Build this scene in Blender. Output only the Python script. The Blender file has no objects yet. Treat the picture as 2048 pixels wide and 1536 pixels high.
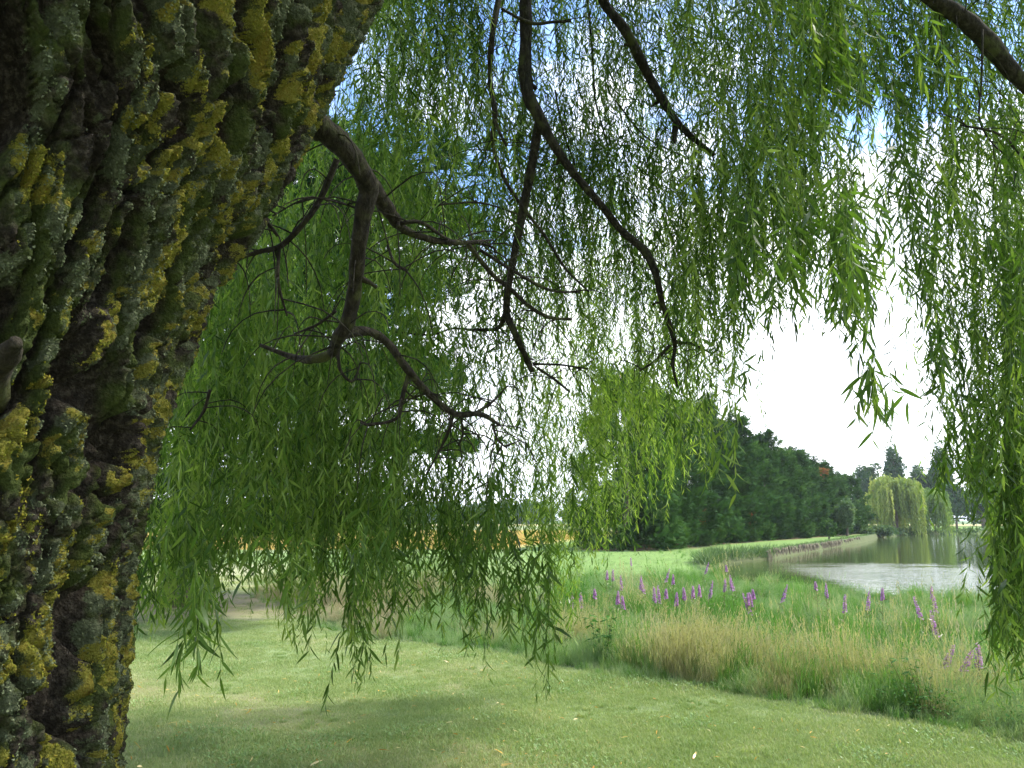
import bpy, math, random
import numpy as np
from mathutils import Vector, Matrix, Euler

rng = np.random.default_rng(7)
random.seed(7)
sc = bpy.context.scene
R = math.radians

# ------------------------------------------------------------------ camera
F_PX = 1595.0
CAM = np.array([0.0, 0.0, 1.6])
PITCH = R(9.68)
cd = bpy.data.cameras.new('camera')
cam = bpy.data.objects.new('camera', cd)
sc.collection.objects.link(cam)
cam.location = CAM
cam.rotation_euler = (R(90) + PITCH, 0, 0)
cd.sensor_width = 36.0
cd.lens = 36.0 * F_PX / 2048.0
cd.clip_start = 0.05
cd.clip_end = 6000
sc.camera = cam

# ------------------------------------------------------------------ light, sky, exposure
SUN_EL, SUN_AZ = R(54), R(74)          # azimuth clockwise from +Y (the view direction)
world = bpy.data.worlds.new('World')
sc.world = world
world.use_nodes = True


class NT:
    """tiny node builder"""
    def __init__(self, tree):
        self.t = tree
        tree.nodes.clear()

    def n(self, kind, **kw):
        nd = self.t.nodes.new(kind)
        for k, v in kw.items():
            if k == 'ins':
                for a, b in v.items():
                    self.set(nd, a, b)
            else:
                setattr(nd, k, v)
        return nd

    def set(self, nd, key, val):
        s = nd.inputs[key]
        if isinstance(val, bpy.types.NodeSocket):
            self.t.links.new(val, s)
        else:
            s.default_value = val

    def math(self, op, a, b=0.0, c=0.0, clamp=False):
        nd = self.n('ShaderNodeMath', operation=op, use_clamp=clamp)
        self.set(nd, 0, a); self.set(nd, 1, b); self.set(nd, 2, c)
        return nd.outputs[0]

    def noise(self, vec, scale, detail=3.0, rough=0.55, dist=0.0):
        nd = self.n('ShaderNodeTexNoise')
        if vec is not None:
            self.set(nd, 'Vector', vec)
        self.set(nd, 'Scale', scale); self.set(nd, 'Detail', detail)
        self.set(nd, 'Roughness', rough); self.set(nd, 'Distortion', dist)
        return nd.outputs['Fac']

    def ramp(self, fac, pts):
        nd = self.n('ShaderNodeValToRGB')
        cr = nd.color_ramp
        while len(cr.elements) > 1:
            cr.elements.remove(cr.elements[-1])
        for i, (p, c) in enumerate(pts):
            e = cr.elements[0] if i == 0 else cr.elements.new(p)
            e.position = p
            e.color = tuple(c) + (1.0,) if len(c) == 3 else c
        self.set(nd, 'Fac', fac)
        return nd.outputs['Color']

    def maprange(self, v, a, b, c=0.0, d=1.0, smooth=True):
        nd = self.n('ShaderNodeMapRange')
        if smooth:
            nd.interpolation_type = 'SMOOTHSTEP'
        for i, x in enumerate((v, a, b, c, d)):
            self.set(nd, i, x)
        return nd.outputs[0]

    def mix(self, fac, a, b, mode='MIX'):
        nd = self.n('ShaderNodeMix', data_type='RGBA', blend_type=mode)
        self.set(nd, 0, fac)
        self.set(nd, 6, a if isinstance(a, bpy.types.NodeSocket) else tuple(a) + (1.0,))
        self.set(nd, 7, b if isinstance(b, bpy.types.NodeSocket) else tuple(b) + (1.0,))
        return nd.outputs[2]


def build_world():
    w = NT(world.node_tree)
    S = 0.12
    sky = w.n('ShaderNodeTexSky')
    sky.sky_type = 'NISHITA'
    sky.sun_disc = False
    sky.sun_elevation = SUN_EL
    sky.sun_rotation = SUN_AZ
    sky.air_density = 1.0
    sky.dust_density = 0.6
    sky.ozone_density = 1.5
    geo = w.n('ShaderNodeNewGeometry')
    tc = w.n('ShaderNodeTexCoord')
    sep = w.n('ShaderNodeSeparateXYZ', ins={0: tc.outputs['Generated']})
    z = w.math('MAXIMUM', sep.outputs[2], 0.0)
    # project the clouds on a high plane
    zz = w.math('ADD', z, 0.12)
    px = w.math('DIVIDE', sep.outputs[0], zz)
    py = w.math('DIVIDE', sep.outputs[1], zz)
    vec = w.n('ShaderNodeCombineXYZ', ins={0: px, 1: py, 2: 3.7}).outputs[0]
    n1 = w.noise(vec, 1.15, 6.0, 0.55, 0.3)
    n2 = w.noise(vec, 3.5, 5.0, 0.6)
    cov = w.math('ADD', w.math('MULTIPLY', n1, 0.8), w.math('MULTIPLY', n2, 0.2))
    # heavier cover low down, broken cloud higher up
    thr = w.maprange(z, 0.30, 0.46, 0.30, 0.545)
    cl = w.maprange(w.math('SUBTRACT', cov, thr), -0.02, 0.10, 0.0, 1.0)
    shade = w.maprange(n2, 0.3, 0.7, 0.0, 1.0)
    ccol = w.mix(shade, (0.93 / S, 1.0 / S, 1.12 / S), (1.35 / S, 1.38 / S, 1.42 / S))
    blue = w.mix(1.0, sky.outputs[0], (1.25, 1.45, 1.75), 'MULTIPLY')
    col = w.mix(cl, blue, ccol)
    bg = w.n('ShaderNodeBackground', ins={'Color': col, 'Strength': S})
    out = w.n('ShaderNodeOutputWorld', ins={'Surface': bg.outputs[0]})


build_world()
sd_ = bpy.data.lights.new('sun', 'SUN')
sun = bpy.data.objects.new('sun', sd_)
sc.collection.objects.link(sun)
sd_.energy = 3.6
sd_.angle = R(6)
sd_.color = (1.0, 0.95, 0.86)
sdir = Vector((math.sin(SUN_AZ) * math.cos(SUN_EL), math.cos(SUN_AZ) * math.cos(SUN_EL), math.sin(SUN_EL)))
sun.rotation_euler = sdir.to_track_quat('Z', 'Y').to_euler()

vs = sc.view_settings
vs.view_transform = 'Standard'
vs.look = 'None'
vs.exposure = 1.25
vs.gamma = 1.0
vs.use_curve_mapping = False
cy = sc.cycles
cy.max_bounces = 8
cy.diffuse_bounces = 4
cy.transmission_bounces = 5
cy.transparent_max_bounces = 8
cy.glossy_bounces = 3
cy.use_denoising = True
cy.caustics_reflective = False
cy.caustics_refractive = False

# ------------------------------------------------------------------ pixel <-> space helpers
FW = np.array([0, math.cos(PITCH), math.sin(PITCH)])
UP = np.array([0, -math.sin(PITCH), math.cos(PITCH)])


def P(px, py, d):
    """the place at depth d (metres along +Y) seen at photo pixel px, py"""
    v = FW + np.array([1, 0, 0]) * ((px - 1024) / F_PX) + UP * ((768 - py) / F_PX)
    return CAM + v * (d / v[1])


def proj(p):
    q = np.asarray(p) - CAM
    f = q @ FW
    f = np.where(np.abs(f) < 1e-4, 1e-4, f)
    return 1024 + F_PX * q[..., 0] / f, 768 - F_PX * (q @ UP) / f, f


# ------------------------------------------------------------------ mesh helpers
def link(o, parent=None):
    sc.collection.objects.link(o)
    if parent is not None:
        o.parent = parent
    return o


def tag(o, label=None, cat=None, group=None, kind=None):
    if label: o['label'] = label
    if cat: o['category'] = cat
    if group: o['group'] = group
    if kind: o['kind'] = kind
    return o


def empty(name, loc=(0, 0, 0), rz=0.0):
    o = bpy.data.objects.new(name, None)
    o.empty_display_size = 0.2
    o.location = tuple(float(a) for a in loc)
    o.rotation_euler = (0, 0, rz)
    return link(o)


def np_mesh(name, V, Fc, mat=None, attrs=None, smooth=False):
    """V (n,3); Fc (m,k) faces all with k corners, or a list of such arrays"""
    me = bpy.data.meshes.new(name)
    V = np.ascontiguousarray(V, dtype=np.float32)
    if not isinstance(Fc, (list, tuple)):
        Fc = [Fc]
    Fc = [np.asarray(f, dtype=np.int32) for f in Fc if len(f)]
    me.vertices.add(len(V))
    me.vertices.foreach_set('co', V.ravel())
    idx = np.concatenate([f.ravel() for f in Fc])
    tot = np.concatenate([np.full(len(f), f.shape[1], np.int32) for f in Fc])
    st = np.concatenate([[0], np.cumsum(tot)[:-1]]).astype(np.int32)
    me.loops.add(len(idx))
    me.loops.foreach_set('vertex_index', idx)
    me.polygons.add(len(tot))
    me.polygons.foreach_set('loop_start', st)
    me.polygons.foreach_set('loop_total', tot)
    if smooth:
        me.polygons.foreach_set('use_smooth', np.ones(len(tot), bool))
    me.update(calc_edges=True)
    for k, a in (attrs or {}).items():
        a = np.asarray(a, dtype=np.float32)
        if a.ndim == 1:
            at = me.attributes.new(k, 'FLOAT', 'POINT')
            at.data.foreach_set('value', a)
        else:
            at = me.attributes.new(k, 'FLOAT_COLOR', 'POINT')
            if a.shape[1] == 3:
                a = np.concatenate([a, np.ones((len(a), 1), np.float32)], 1)
            at.data.foreach_set('color', a.ravel())
    if mat:
        me.materials.append(mat)
    return me


def obj(name, me, parent=None, loc=None):
    o = bpy.data.objects.new(name, me)
    if loc is not None:
        o.location = tuple(float(a) for a in loc)
    return link(o, parent)


class Acc:
    """collects triangles and quads with one float attribute 'tint'"""
    def __init__(self):
        self.V, self.T, self.Q, self.A, self.n = [], [], [], [], 0

    def add(self, V, T=None, Q=None, tint=0.5):
        V = np.asarray(V, float)
        self.V.append(V)
        self.A.append(np.broadcast_to(np.asarray(tint, float), (len(V),)).copy())
        if T is not None and len(T): self.T.append(np.asarray(T) + self.n)
        if Q is not None and len(Q): self.Q.append(np.asarray(Q) + self.n)
        self.n += len(V)

    def mesh(self, name, mat, smooth=False, origin=None):
        V = np.concatenate(self.V)
        if origin is not None:
            V = V - np.asarray(origin)
        fs = []
        if self.T: fs.append(np.concatenate(self.T))
        if self.Q: fs.append(np.concatenate(self.Q))
        return np_mesh(name, V, fs, mat, {'tint': np.concatenate(self.A)}, smooth)


def scatter(tv, tf, pos, M, tint):
    """template verts (n,3), faces (f,k), positions (m,3), matrices (m,3,3) incl. scale"""
    m, n = len(pos), len(tv)
    V = np.einsum('mij,nj->mni', M, tv) + pos[:, None, :]
    Fc = (np.asarray(tf)[None] + (np.arange(m) * n)[:, None, None]).reshape(-1, np.asarray(tf).shape[1])
    t = np.repeat(np.broadcast_to(tint, (m,)), n)
    return V.reshape(-1, 3), Fc, t


def norm(v):
    return v / np.maximum(np.linalg.norm(v, axis=-1, keepdims=True), 1e-9)


def frames(X, rnd=None, upref=None):
    """(m,3,3) rotations with column 0 = X; column 1 random perpendicular or level"""
    X = norm(X)
    if upref is None:
        r = rng.normal(size=X.shape)
    else:
        r = upref
    Y = norm(np.cross(r, X))
    Z = np.cross(X, Y)
    return np.stack([X, Y, Z], axis=-1)


def tube(acc, pts, rad, sides=8, tint=0.5, rough=0.0, sub=4, cap=True):
    """Catmull-Rom swept tube with uneven girth"""
    pts = np.asarray(pts, float); rad = np.asarray(rad, float)
    if len(pts) > 1 and sub > 1:
        pp = np.concatenate([[2 * pts[0] - pts[1]], pts, [2 * pts[-1] - pts[-2]]])
        out, ro = [], []
        for i in range(len(pts) - 1):
            a, b, c, d = pp[i:i + 4]
            for s in range(sub):
                t = s / sub
                out.append(0.5 * ((2 * b) + (c - a) * t + (2 * a - 5 * b + 4 * c - d) * t * t + (3 * b - a - 3 * c + d) * t ** 3))
                ro.append(rad[i] * (1 - t) + rad[i + 1] * t)
        out.append(pts[-1]); ro.append(rad[-1])
        pts, rad = np.array(out), np.array(ro)
    T = norm(np.gradient(pts, axis=0))
    ref = np.array([0.31, 0.22, 0.92])
    A = norm(np.cross(T, ref)); B = np.cross(T, A)
    th = np.linspace(0, 2 * math.pi, sides, endpoint=False)
    k = len(pts)
    rr = rad[:, None] * np.ones((k, sides))
    if rough:
        rr = rr * (1 + rough * rng.normal(size=(k, sides)) * 0.6 + rough * np.sin(np.arange(k)[:, None] * 1.3 + rng.random() * 6))
    V = pts[:, None] + rr[..., None] * (np.cos(th)[None, :, None] * A[:, None] + np.sin(th)[None, :, None] * B[:, None])
    V = V.reshape(-1, 3)
    i = np.arange(k - 1)[:, None] * sides; j = np.arange(sides)[None]
    j2 = (j + 1) % sides
    Q = np.stack([i + j, i + j2, i + sides + j2, i + sides + j], -1).reshape(-1, 4)
    T3 = []
    if cap:
        V = np.concatenate([V, [pts[0]], [pts[-1]]])
        c0, c1 = len(V) - 2, len(V) - 1
        jj = np.arange(sides)
        T3 = np.concatenate([np.stack([(jj + 1) % sides, jj, np.full(sides, c0)], -1),
                             np.stack([(k - 1) * sides + jj, (k - 1) * sides + (jj + 1) % sides, np.full(sides, c1)], -1)])
    acc.add(V, T3, Q, tint)


# ------------------------------------------------------------------ numpy gradient noise
_perm = rng.permutation(256)
_perm = np.concatenate([_perm, _perm, _perm])
_g = norm(rng.normal(size=(256, 3)))


def pnoise(x, y, z):
    x, y, z = np.broadcast_arrays(np.asarray(x, float), np.asarray(y, float), np.asarray(z, float))
    xi, yi, zi = np.floor(x).astype(int), np.floor(y).astype(int), np.floor(z).astype(int)
    xf, yf, zf = x - xi, y - yi, z - zi
    u, v, w = (a * a * a * (a * (a * 6 - 15) + 10) for a in (xf, yf, zf))
    res = 0
    for dx in (0, 1):
        for dy in (0, 1):
            for dz in (0, 1):
                h = _perm[_perm[_perm[(xi + dx) & 255] + ((yi + dy) & 255)] + ((zi + dz) & 255)]
                g = _g[h]
                d = g[..., 0] * (xf - dx) + g[..., 1] * (yf - dy) + g[..., 2] * (zf - dz)
                wt = (u if dx else 1 - u) * (v if dy else 1 - v) * (w if dz else 1 - w)
                res = res + wt * d
    return res * 1.6


def fbm(x, y, z, o=4, g=0.5):
    s, a, f = 0, 1.0, 1.0
    for i in range(o):
        s = s + a * pnoise(x * f + 17.3 * i, y * f - 5.1 * i, z * f + 3.3 * i)
        a *= g; f *= 2.03
    return s


def sstep(a, b, x):
    t = np.clip((x - a) / (b - a), 0, 1)
    return t * t * (3 - 2 * t)


# ------------------------------------------------------------------ materials
def mat(name):
    m = bpy.data.materials.new(name)
    m.use_nodes = True
    return m, NT(m.node_tree)


def leaf_material(name, dark, light, yellow, trans=0.42, gloss=0.06, rough=0.42, objrand=False, nscale=0.6, tcol=None):
    """two-sided leaf: reflects, lets light through, faint waxy shine; tint sets pigment and any painted-in light"""
    m, t = mat(name)
    at = t.n('ShaderNodeAttribute', attribute_name='tint')
    f = at.outputs['Fac']
    if objrand:
        oi = t.n('ShaderNodeObjectInfo')
        f = t.math('ADD', t.math('MULTIPLY', f, 0.5), t.math('MULTIPLY', oi.outputs['Random'], 0.5))
    geo = t.n('ShaderNodeNewGeometry')
    nz = t.noise(geo.outputs['Position'], nscale, 3.0)
    f2 = t.math('ADD', f, t.math('MULTIPLY', t.math('SUBTRACT', nz, 0.5), 0.5), clamp=True)
    col = t.ramp(f2, [(0.0, dark), (0.55, light), (1.0, yellow)])
    if tcol is None:
        tc = t.mix(1.0, col, (1.25, 1.35, 0.55), 'MULTIPLY')
    else:
        tc = t.mix(1.0, col, tcol, 'MULTIPLY')
    d = t.n('ShaderNodeBsdfDiffuse', ins={'Color': col})
    tr = t.n('ShaderNodeBsdfTranslucent', ins={'Color': tc})
    g = t.n('ShaderNodeBsdfGlossy', ins={'Color': (1, 1, 1, 1), 'Roughness': rough})
    m1 = t.n('ShaderNodeMixShader', ins={0: trans, 1: d.outputs[0], 2: tr.outputs[0]})
    lw = t.n('ShaderNodeFresnel', ins={'IOR': 1.4})
    fac = t.math('MULTIPLY', lw.outputs[0], gloss * 5.0)
    fac = t.math('MINIMUM', fac, gloss)
    m2 = t.n('ShaderNodeMixShader', ins={0: fac, 1: m1.outputs[0], 2: g.outputs[0]})
    t.n('ShaderNodeOutputMaterial', ins={'Surface': m2.outputs[0]})
    return m


M_WILLOW = leaf_material('willow_leaf', (0.040, 0.080, 0.015), (0.102, 0.188, 0.034), (0.250, 0.340, 0.078), 0.54, 0.035, 0.45)
M_FARWILLOW = leaf_material('far_willow_leaf', (0.14, 0.21, 0.055), (0.26, 0.32, 0.085), (0.40, 0.42, 0.13), 0.35, 0.03)
M_FARWILLOW2 = leaf_material('far_willow_leaf_green', (0.10, 0.18, 0.05), (0.19, 0.28, 0.075), (0.30, 0.38, 0.12), 0.35, 0.03)
M_CYPRESS = leaf_material('cypress_scale', (0.020, 0.052, 0.014), (0.050, 0.115, 0.028), (0.125, 0.225, 0.055), 0.22, 0.01, 0.6)
M_PINE = leaf_material('pine_needle', (0.015, 0.051, 0.019), (0.030, 0.089, 0.030), (0.060, 0.136, 0.043), 0.2, 0.03, 0.5)
M_RUST = leaf_material('rust_scale', (0.18, 0.06, 0.025), (0.28, 0.10, 0.04), (0.34, 0.16, 0.06), 0.2, 0.02, 0.6)
M_FARTREE = leaf_material('far_leaf', (0.025, 0.064, 0.021), (0.051, 0.111, 0.038), (0.102, 0.170, 0.060), 0.3, 0.03, 0.6)
M_BUSH = leaf_material('bush_leaf', (0.056, 0.112, 0.040), (0.112, 0.184, 0.072), (0.176, 0.240, 0.104), 0.3, 0.03, 0.6)
M_LAWN = leaf_material('lawn_blade', (0.165, 0.255, 0.090), (0.300, 0.370, 0.155), (0.490, 0.450, 0.270), 0.30, 0.01, 0.5, True, 1.1)
M_CLOVER = leaf_material('clover_leaf', (0.13, 0.22, 0.07), (0.20, 0.31, 0.11), (0.28, 0.38, 0.17), 0.3, 0.02, 0.4, True, 2.0)
M_MEADOW = leaf_material('meadow_blade', (0.052, 0.144, 0.026), (0.112, 0.240, 0.056), (0.216, 0.336, 0.104), 0.42, 0.01, 0.5, True, 0.5)
M_PALE = leaf_material('pale_meadow_blade', (0.139, 0.238, 0.098), (0.238, 0.336, 0.172), (0.361, 0.394, 0.246), 0.4, 0.01, 0.5, True, 0.5)
M_STRAW = leaf_material('straw_blade', (0.255, 0.281, 0.128), (0.391, 0.365, 0.204), (0.510, 0.459, 0.289), 0.3, 0.01, 0.5, True, 0.8)
M_PINK = leaf_material('ripe_grass_blade', (0.22, 0.21, 0.12), (0.34, 0.30, 0.19), (0.42, 0.39, 0.26), 0.3, 0.02, 0.5, True, 0.8)
M_WEED = leaf_material('weed_leaf', (0.027, 0.090, 0.018), (0.054, 0.153, 0.032), (0.108, 0.225, 0.054), 0.35, 0.01, 0.5)
M_PURPLE = leaf_material('loosestrife_petal', (0.42, 0.18, 0.42), (0.56, 0.31, 0.54), (0.68, 0.48, 0.64), 0.35, 0.02, 0.6, tcol=(1.1, 0.9, 1.1))
M_FALLEN = leaf_material('fallen_leaf_skin', (0.45, 0.20, 0.03), (0.62, 0.40, 0.07), (0.70, 0.58, 0.28), 0.2, 0.05, 0.4, tcol=(1, 0.9, 0.6))
M_STEMG = leaf_material('green_stem', (0.09, 0.12, 0.03), (0.17, 0.19, 0.06), (0.25, 0.24, 0.10), 0.05, 0.05, 0.4)


M_WHEAT = leaf_material('wheat_blade', (0.50, 0.37, 0.13), (0.62, 0.47, 0.19), (0.70, 0.56, 0.27), 0.2, 0.01, 0.5, True, 0.3)


def bark_small(name, c0, c1, c2, scale=30.0):
    m, t = mat(name)
    geo = t.n('ShaderNodeTexCoord')
    mp = t.n('ShaderNodeMapping', ins={'Vector': geo.outputs['Object'], 'Scale': (1, 1, 0.45)})
    n1 = t.noise(mp.outputs[0], scale, 6.0, 0.65)
    n2 = t.noise(geo.outputs['Object'], scale * 0.22, 3.0)
    col = t.ramp(n1, [(0.3, c0), (0.5, c1), (0.72, c2)])
    moss = t.mix(t.maprange(n2, 0.52, 0.68), col, (0.07, 0.075, 0.028))
    bp = t.n('ShaderNodeBump', ins={'Height': n1, 'Strength': 1.0, 'Distance': 0.02})
    b = t.n('ShaderNodeBsdfPrincipled', ins={'Base Color': moss, 'Roughness': 0.9, 'Normal': bp.outputs[0]})
    b.inputs['Specular IOR Level'].default_value = 0.2
    t.n('ShaderNodeOutputMaterial', ins={'Surface': b.outputs[0]})
    return m


M_BRANCH = bark_small('willow_branch_bark', (0.010, 0.008, 0.006), (0.030, 0.025, 0.017), (0.080, 0.070, 0.048), 46)
M_TRUNKFAR = bark_small('far_trunk_bark', (0.05, 0.035, 0.028), (0.13, 0.10, 0.08), (0.22, 0.18, 0.15), 8)
M_STAKE = bark_small('weathered_stake_wood', (0.09, 0.075, 0.045), (0.19, 0.16, 0.10), (0.31, 0.27, 0.18), 9)
M_TWIG = bark_small('twig_bark', (0.06, 0.045, 0.02), (0.13, 0.11, 0.045), (0.20, 0.18, 0.08), 60)


def trunk_material():
    m, t = mat('lichened_bark')
    a = t.n('ShaderNodeAttribute', attribute_name='lich')     # r yellow crust, g grey-blue crust, b ridge height
    sp = t.n('ShaderNodeSeparateColor', ins={0: a.outputs['Color']})
    ye, gr, ri = sp.outputs[0], sp.outputs[1], sp.outputs[2]
    tc = t.n('ShaderNodeTexCoord')
    ob = tc.outputs['Object']
    n1 = t.noise(ob, 90.0, 6.0, 0.7)
    n2 = t.noise(ob, 28.0, 5.0, 0.6)
    n3 = t.noise(ob, 380.0, 4.0, 0.75)
    n4 = t.noise(ob, 9.0, 4.0, 0.6)
    vo = t.n('ShaderNodeTexVoronoi', ins={'Vector': ob, 'Scale': 210.0})
    bark = t.ramp(n1, [(0.28, (0.010, 0.008, 0.005)), (0.5, (0.032, 0.026, 0.018)), (0.72, (0.125, 0.108, 0.080))])
    bark = t.mix(t.maprange(n4, 0.52, 0.75, 0.0, 0.6), bark, (0.050, 0.030, 0.020))
    ycol = t.ramp(n2, [(0.3, (0.07, 0.08, 0.012)), (0.5, (0.16, 0.155, 0.015)), (0.68, (0.22, 0.15, 0.02))])
    ycol = t.mix(t.maprange(n3, 0.35, 0.7), ycol, (0.26, 0.25, 0.05))
    gcol = t.ramp(n1, [(0.3, (0.045, 0.054, 0.028)), (0.52, (0.092, 0.108, 0.056)), (0.75, (0.18, 0.198, 0.115))])
    moss = t.ramp(n1, [(0.3, (0.030, 0.045, 0.010)), (0.7, (0.085, 0.11, 0.025))])
    j = t.math('MULTIPLY', t.math('SUBTRACT', n2, 0.5), 1.5)
    jj = t.math('MULTIPLY', t.math('SUBTRACT', n3, 0.5), 0.9)
    js = t.math('ADD', j, jj)
    ri2 = t.math('ADD', ri, t.math('MULTIPLY', js, 0.35))
    c = t.mix(t.math('MULTIPLY', t.maprange(ri2, 0.35, 0.75), t.maprange(n4, 0.42, 0.58)), bark, moss)
    c = t.mix(t.maprange(t.math('ADD', gr, js), 0.42, 0.56), c, gcol)
    c = t.mix(t.maprange(t.math('ADD', ye, js), 0.45, 0.58), c, ycol)
    h = t.math('ADD', t.math('MULTIPLY', vo.outputs['Distance'], 0.35), t.math('ADD', t.math('MULTIPLY', n1, 1.0), t.math('MULTIPLY', n3, 0.5)))
    bp = t.n('ShaderNodeBump', ins={'Height': h, 'Strength': 1.0, 'Distance': 0.012})
    b = t.n('ShaderNodeBsdfPrincipled', ins={'Base Color': c, 'Roughness': 0.92, 'Normal': bp.outputs[0]})
    b.inputs['Specular IOR Level'].default_value = 0.15
    t.n('ShaderNodeOutputMaterial', ins={'Surface': b.outputs[0]})
    return m


def ground_material():
    m, t = mat('ground_cover')
    a = t.n('ShaderNodeAttribute', attribute_name='col')
    geo = t.n('ShaderNodeNewGeometry')
    p = geo.outputs['Position']
    n1 = t.noise(p, 1.3, 5.0, 0.65)
    n2 = t.noise(p, 14.0, 5.0, 0.7)
    n3 = t.noise(p, 110.0, 4.0, 0.7)
    s = t.math('ADD', t.math('ADD', t.math('MULTIPLY', n1, 0.7), t.math('MULTIPLY', n2, 0.6)), t.math('MULTIPLY', n3, 0.7))
    k = t.maprange(s, 0.6, 1.4, 0.62, 1.38, False)
    kc = t.n('ShaderNodeCombineXYZ', ins={0: k, 1: k, 2: k}).outputs[0]
    c = t.mix(1.0, a.outputs['Color'], kc, 'MULTIPLY')
    bp = t.n('ShaderNodeBump', ins={'Height': t.math('ADD', n2, n3), 'Strength': 0.7, 'Distance': 0.03})
    b = t.n('ShaderNodeBsdfPrincipled', ins={'Base Color': c, 'Roughness': 0.95, 'Normal': bp.outputs[0]})
    b.inputs['Specular IOR Level'].default_value = 0.1
    t.n('ShaderNodeOutputMaterial', ins={'Surface': b.outputs[0]})
    return m


def water_material():
    m, t = mat('pond_water')
    geo = t.n('ShaderNodeNewGeometry')
    p = geo.outputs['Position']
    mp = t.n('ShaderNodeMapping', ins={'Vector': p, 'Scale': (0.7, 1.0, 1.0), 'Rotation': (0, 0, 0.25)})
    w1 = t.noise(mp.outputs[0], 3.2, 4.0, 0.6, 0.5)
    w2 = t.noise(mp.outputs[0], 0.9, 3.0, 0.5)
    mp2 = t.n('ShaderNodeMapping', ins={'Vector': p, 'Scale': (0.06, 0.22, 1.0), 'Location': (0.0, 0.0, 2.0)})
    sp = t.n('ShaderNodeSeparateXYZ', ins={0: p})
    pn = t.noise(mp2.outputs[0], 2.4, 5.0, 0.7)
    # a breeze ruffles the near right part of the pond
    y_ = t.math('ADD', sp.outputs[1], t.math('MULTIPLY', t.math('SUBTRACT', pn, 0.5), 18.0))
    mp3 = t.n('ShaderNodeMapping', ins={'Vector': p, 'Scale': (0.30, 1.1, 1.0)})
    pn2 = t.noise(mp3.outputs[0], 1.0, 4.0, 0.7)
    y_ = t.math('ADD', y_, t.math('MULTIPLY', t.math('SUBTRACT', pn2, 0.5), 16.0))
    y_ = t.math('ADD', y_, t.math('MULTIPLY', sp.outputs[0], 0.22))
    ruf = t.math('MULTIPLY', t.maprange(y_, 35.5, 44.0, 1.0, 0.0), t.maprange(sp.outputs[0], 10.0, 13.5, 0.0, 1.0))
    st = t.math('ADD', 0.02, t.math('MULTIPLY', ruf, 0.32))
    bp = t.n('ShaderNodeBump', ins={'Height': t.math('ADD', w1, w2), 'Strength': st, 'Distance': 0.22})
    b = t.n('ShaderNodeBsdfPrincipled', ins={'Base Color': (0.060, 0.085, 0.022, 1), 'Roughness': 0.05, 'Normal': bp.outputs[0]})
    b.inputs['IOR'].default_value = 1.33
    t.n('ShaderNodeOutputMaterial', ins={'Surface': b.outputs[0]})
    return m


# ------------------------------------------------------------------ terrain
EDGE = np.array([(-9.5, 34), (-8, 27), (-6.9, 21.5), (-5.6, 17.6), (-3.75, 13.9), (-2.9, 12.5), (0.97, 8.8), (2.6, 7.25), (3.98, 6.2), (6.5, 4.9), (12, 3.2)])
SHORE = np.array([(70, 6), (40, 13), (15, 20), (11.5, 22), (8.5, 25.5), (7.5, 29), (8, 34), (10, 39.5), (14.4, 45), (20, 54.7),
                  (26, 65), (31, 73), (38, 86), (44, 98), (50, 106), (56, 116), (66, 122), (80, 128), (150, 132), (190, 60)])


def seg_dist(x, y, poly, closed):
    d = np.full(np.shape(x), 1e9)
    n = len(poly)
    for i in range(n if closed else n - 1):
        a, b = poly[i], poly[(i + 1) % n]
        ab = b - a
        t = np.clip(((x - a[0]) * ab[0] + (y - a[1]) * ab[1]) / (ab @ ab), 0, 1)
        d = np.minimum(d, np.hypot(x - a[0] - t * ab[0], y - a[1] - t * ab[1]))
    return d


def inside(x, y, poly):
    r = np.zeros(np.shape(x), bool)
    n = len(poly)
    for i in range(n):
        x1, y1 = poly[i]; x2, y2 = poly[(i + 1) % n]
        c = ((y1 > y) != (y2 > y)) & (x < (x2 - x1) * (y - y1) / (y2 - y1 + 1e-12) + x1)
        r ^= c
    return r


def lake_sd(x, y):
    d = seg_dist(x, y, SHORE, True)
    return np.where(inside(x, y, SHORE), -d, d)


EDGE_POLY = np.concatenate([EDGE, [(60, -10), (-60, -10), (-60, 34)]])


def lawn_sd(x, y):
    """positive beyond the mown edge, in the rough"""
    wob = 0.10 * np.sin(x * 2.1) + 0.06 * np.sin(x * 5.3 + y)
    d = seg_dist(x, y, EDGE, False)
    return np.where(inside(x, y, EDGE_POLY), -d, d) + wob


def ground_z(x, y):
    x = np.asarray(x, float); y = np.asarray(y, float)
    ls = lawn_sd(x, y)
    low = sstep(0.2, 4.5, ls) * (1 - sstep(29, 37, y)) * sstep(-4, 2, x)
    z = -0.44 * low
    z = z + 0.05 * pnoise(x * 0.25, y * 0.25, 1.5) + 0.015 * pnoise(x * 1.2, y * 1.2, 4.5) * (1 - sstep(40, 80, y))
    # far land lifts a little to the left
    sd = lake_sd(x, y)
    z = np.where(sd < 0.0, z + (-1.3 - z) * sstep(0.0, -0.5, sd), z)
    return z


def axis(lo, hi, step, far_lo, far_hi, g=1.13):
    a = list(np.arange(lo, hi, step))
    s, v = step, hi
    while v < far_hi:
        a.append(v); s *= g; v += s
    a.append(far_hi)
    s, v = step, lo
    b = []
    while v > far_lo:
        s *= g; v -= s; b.append(max(v, far_lo))
    return np.array(sorted(set(b)) + a)


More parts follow.
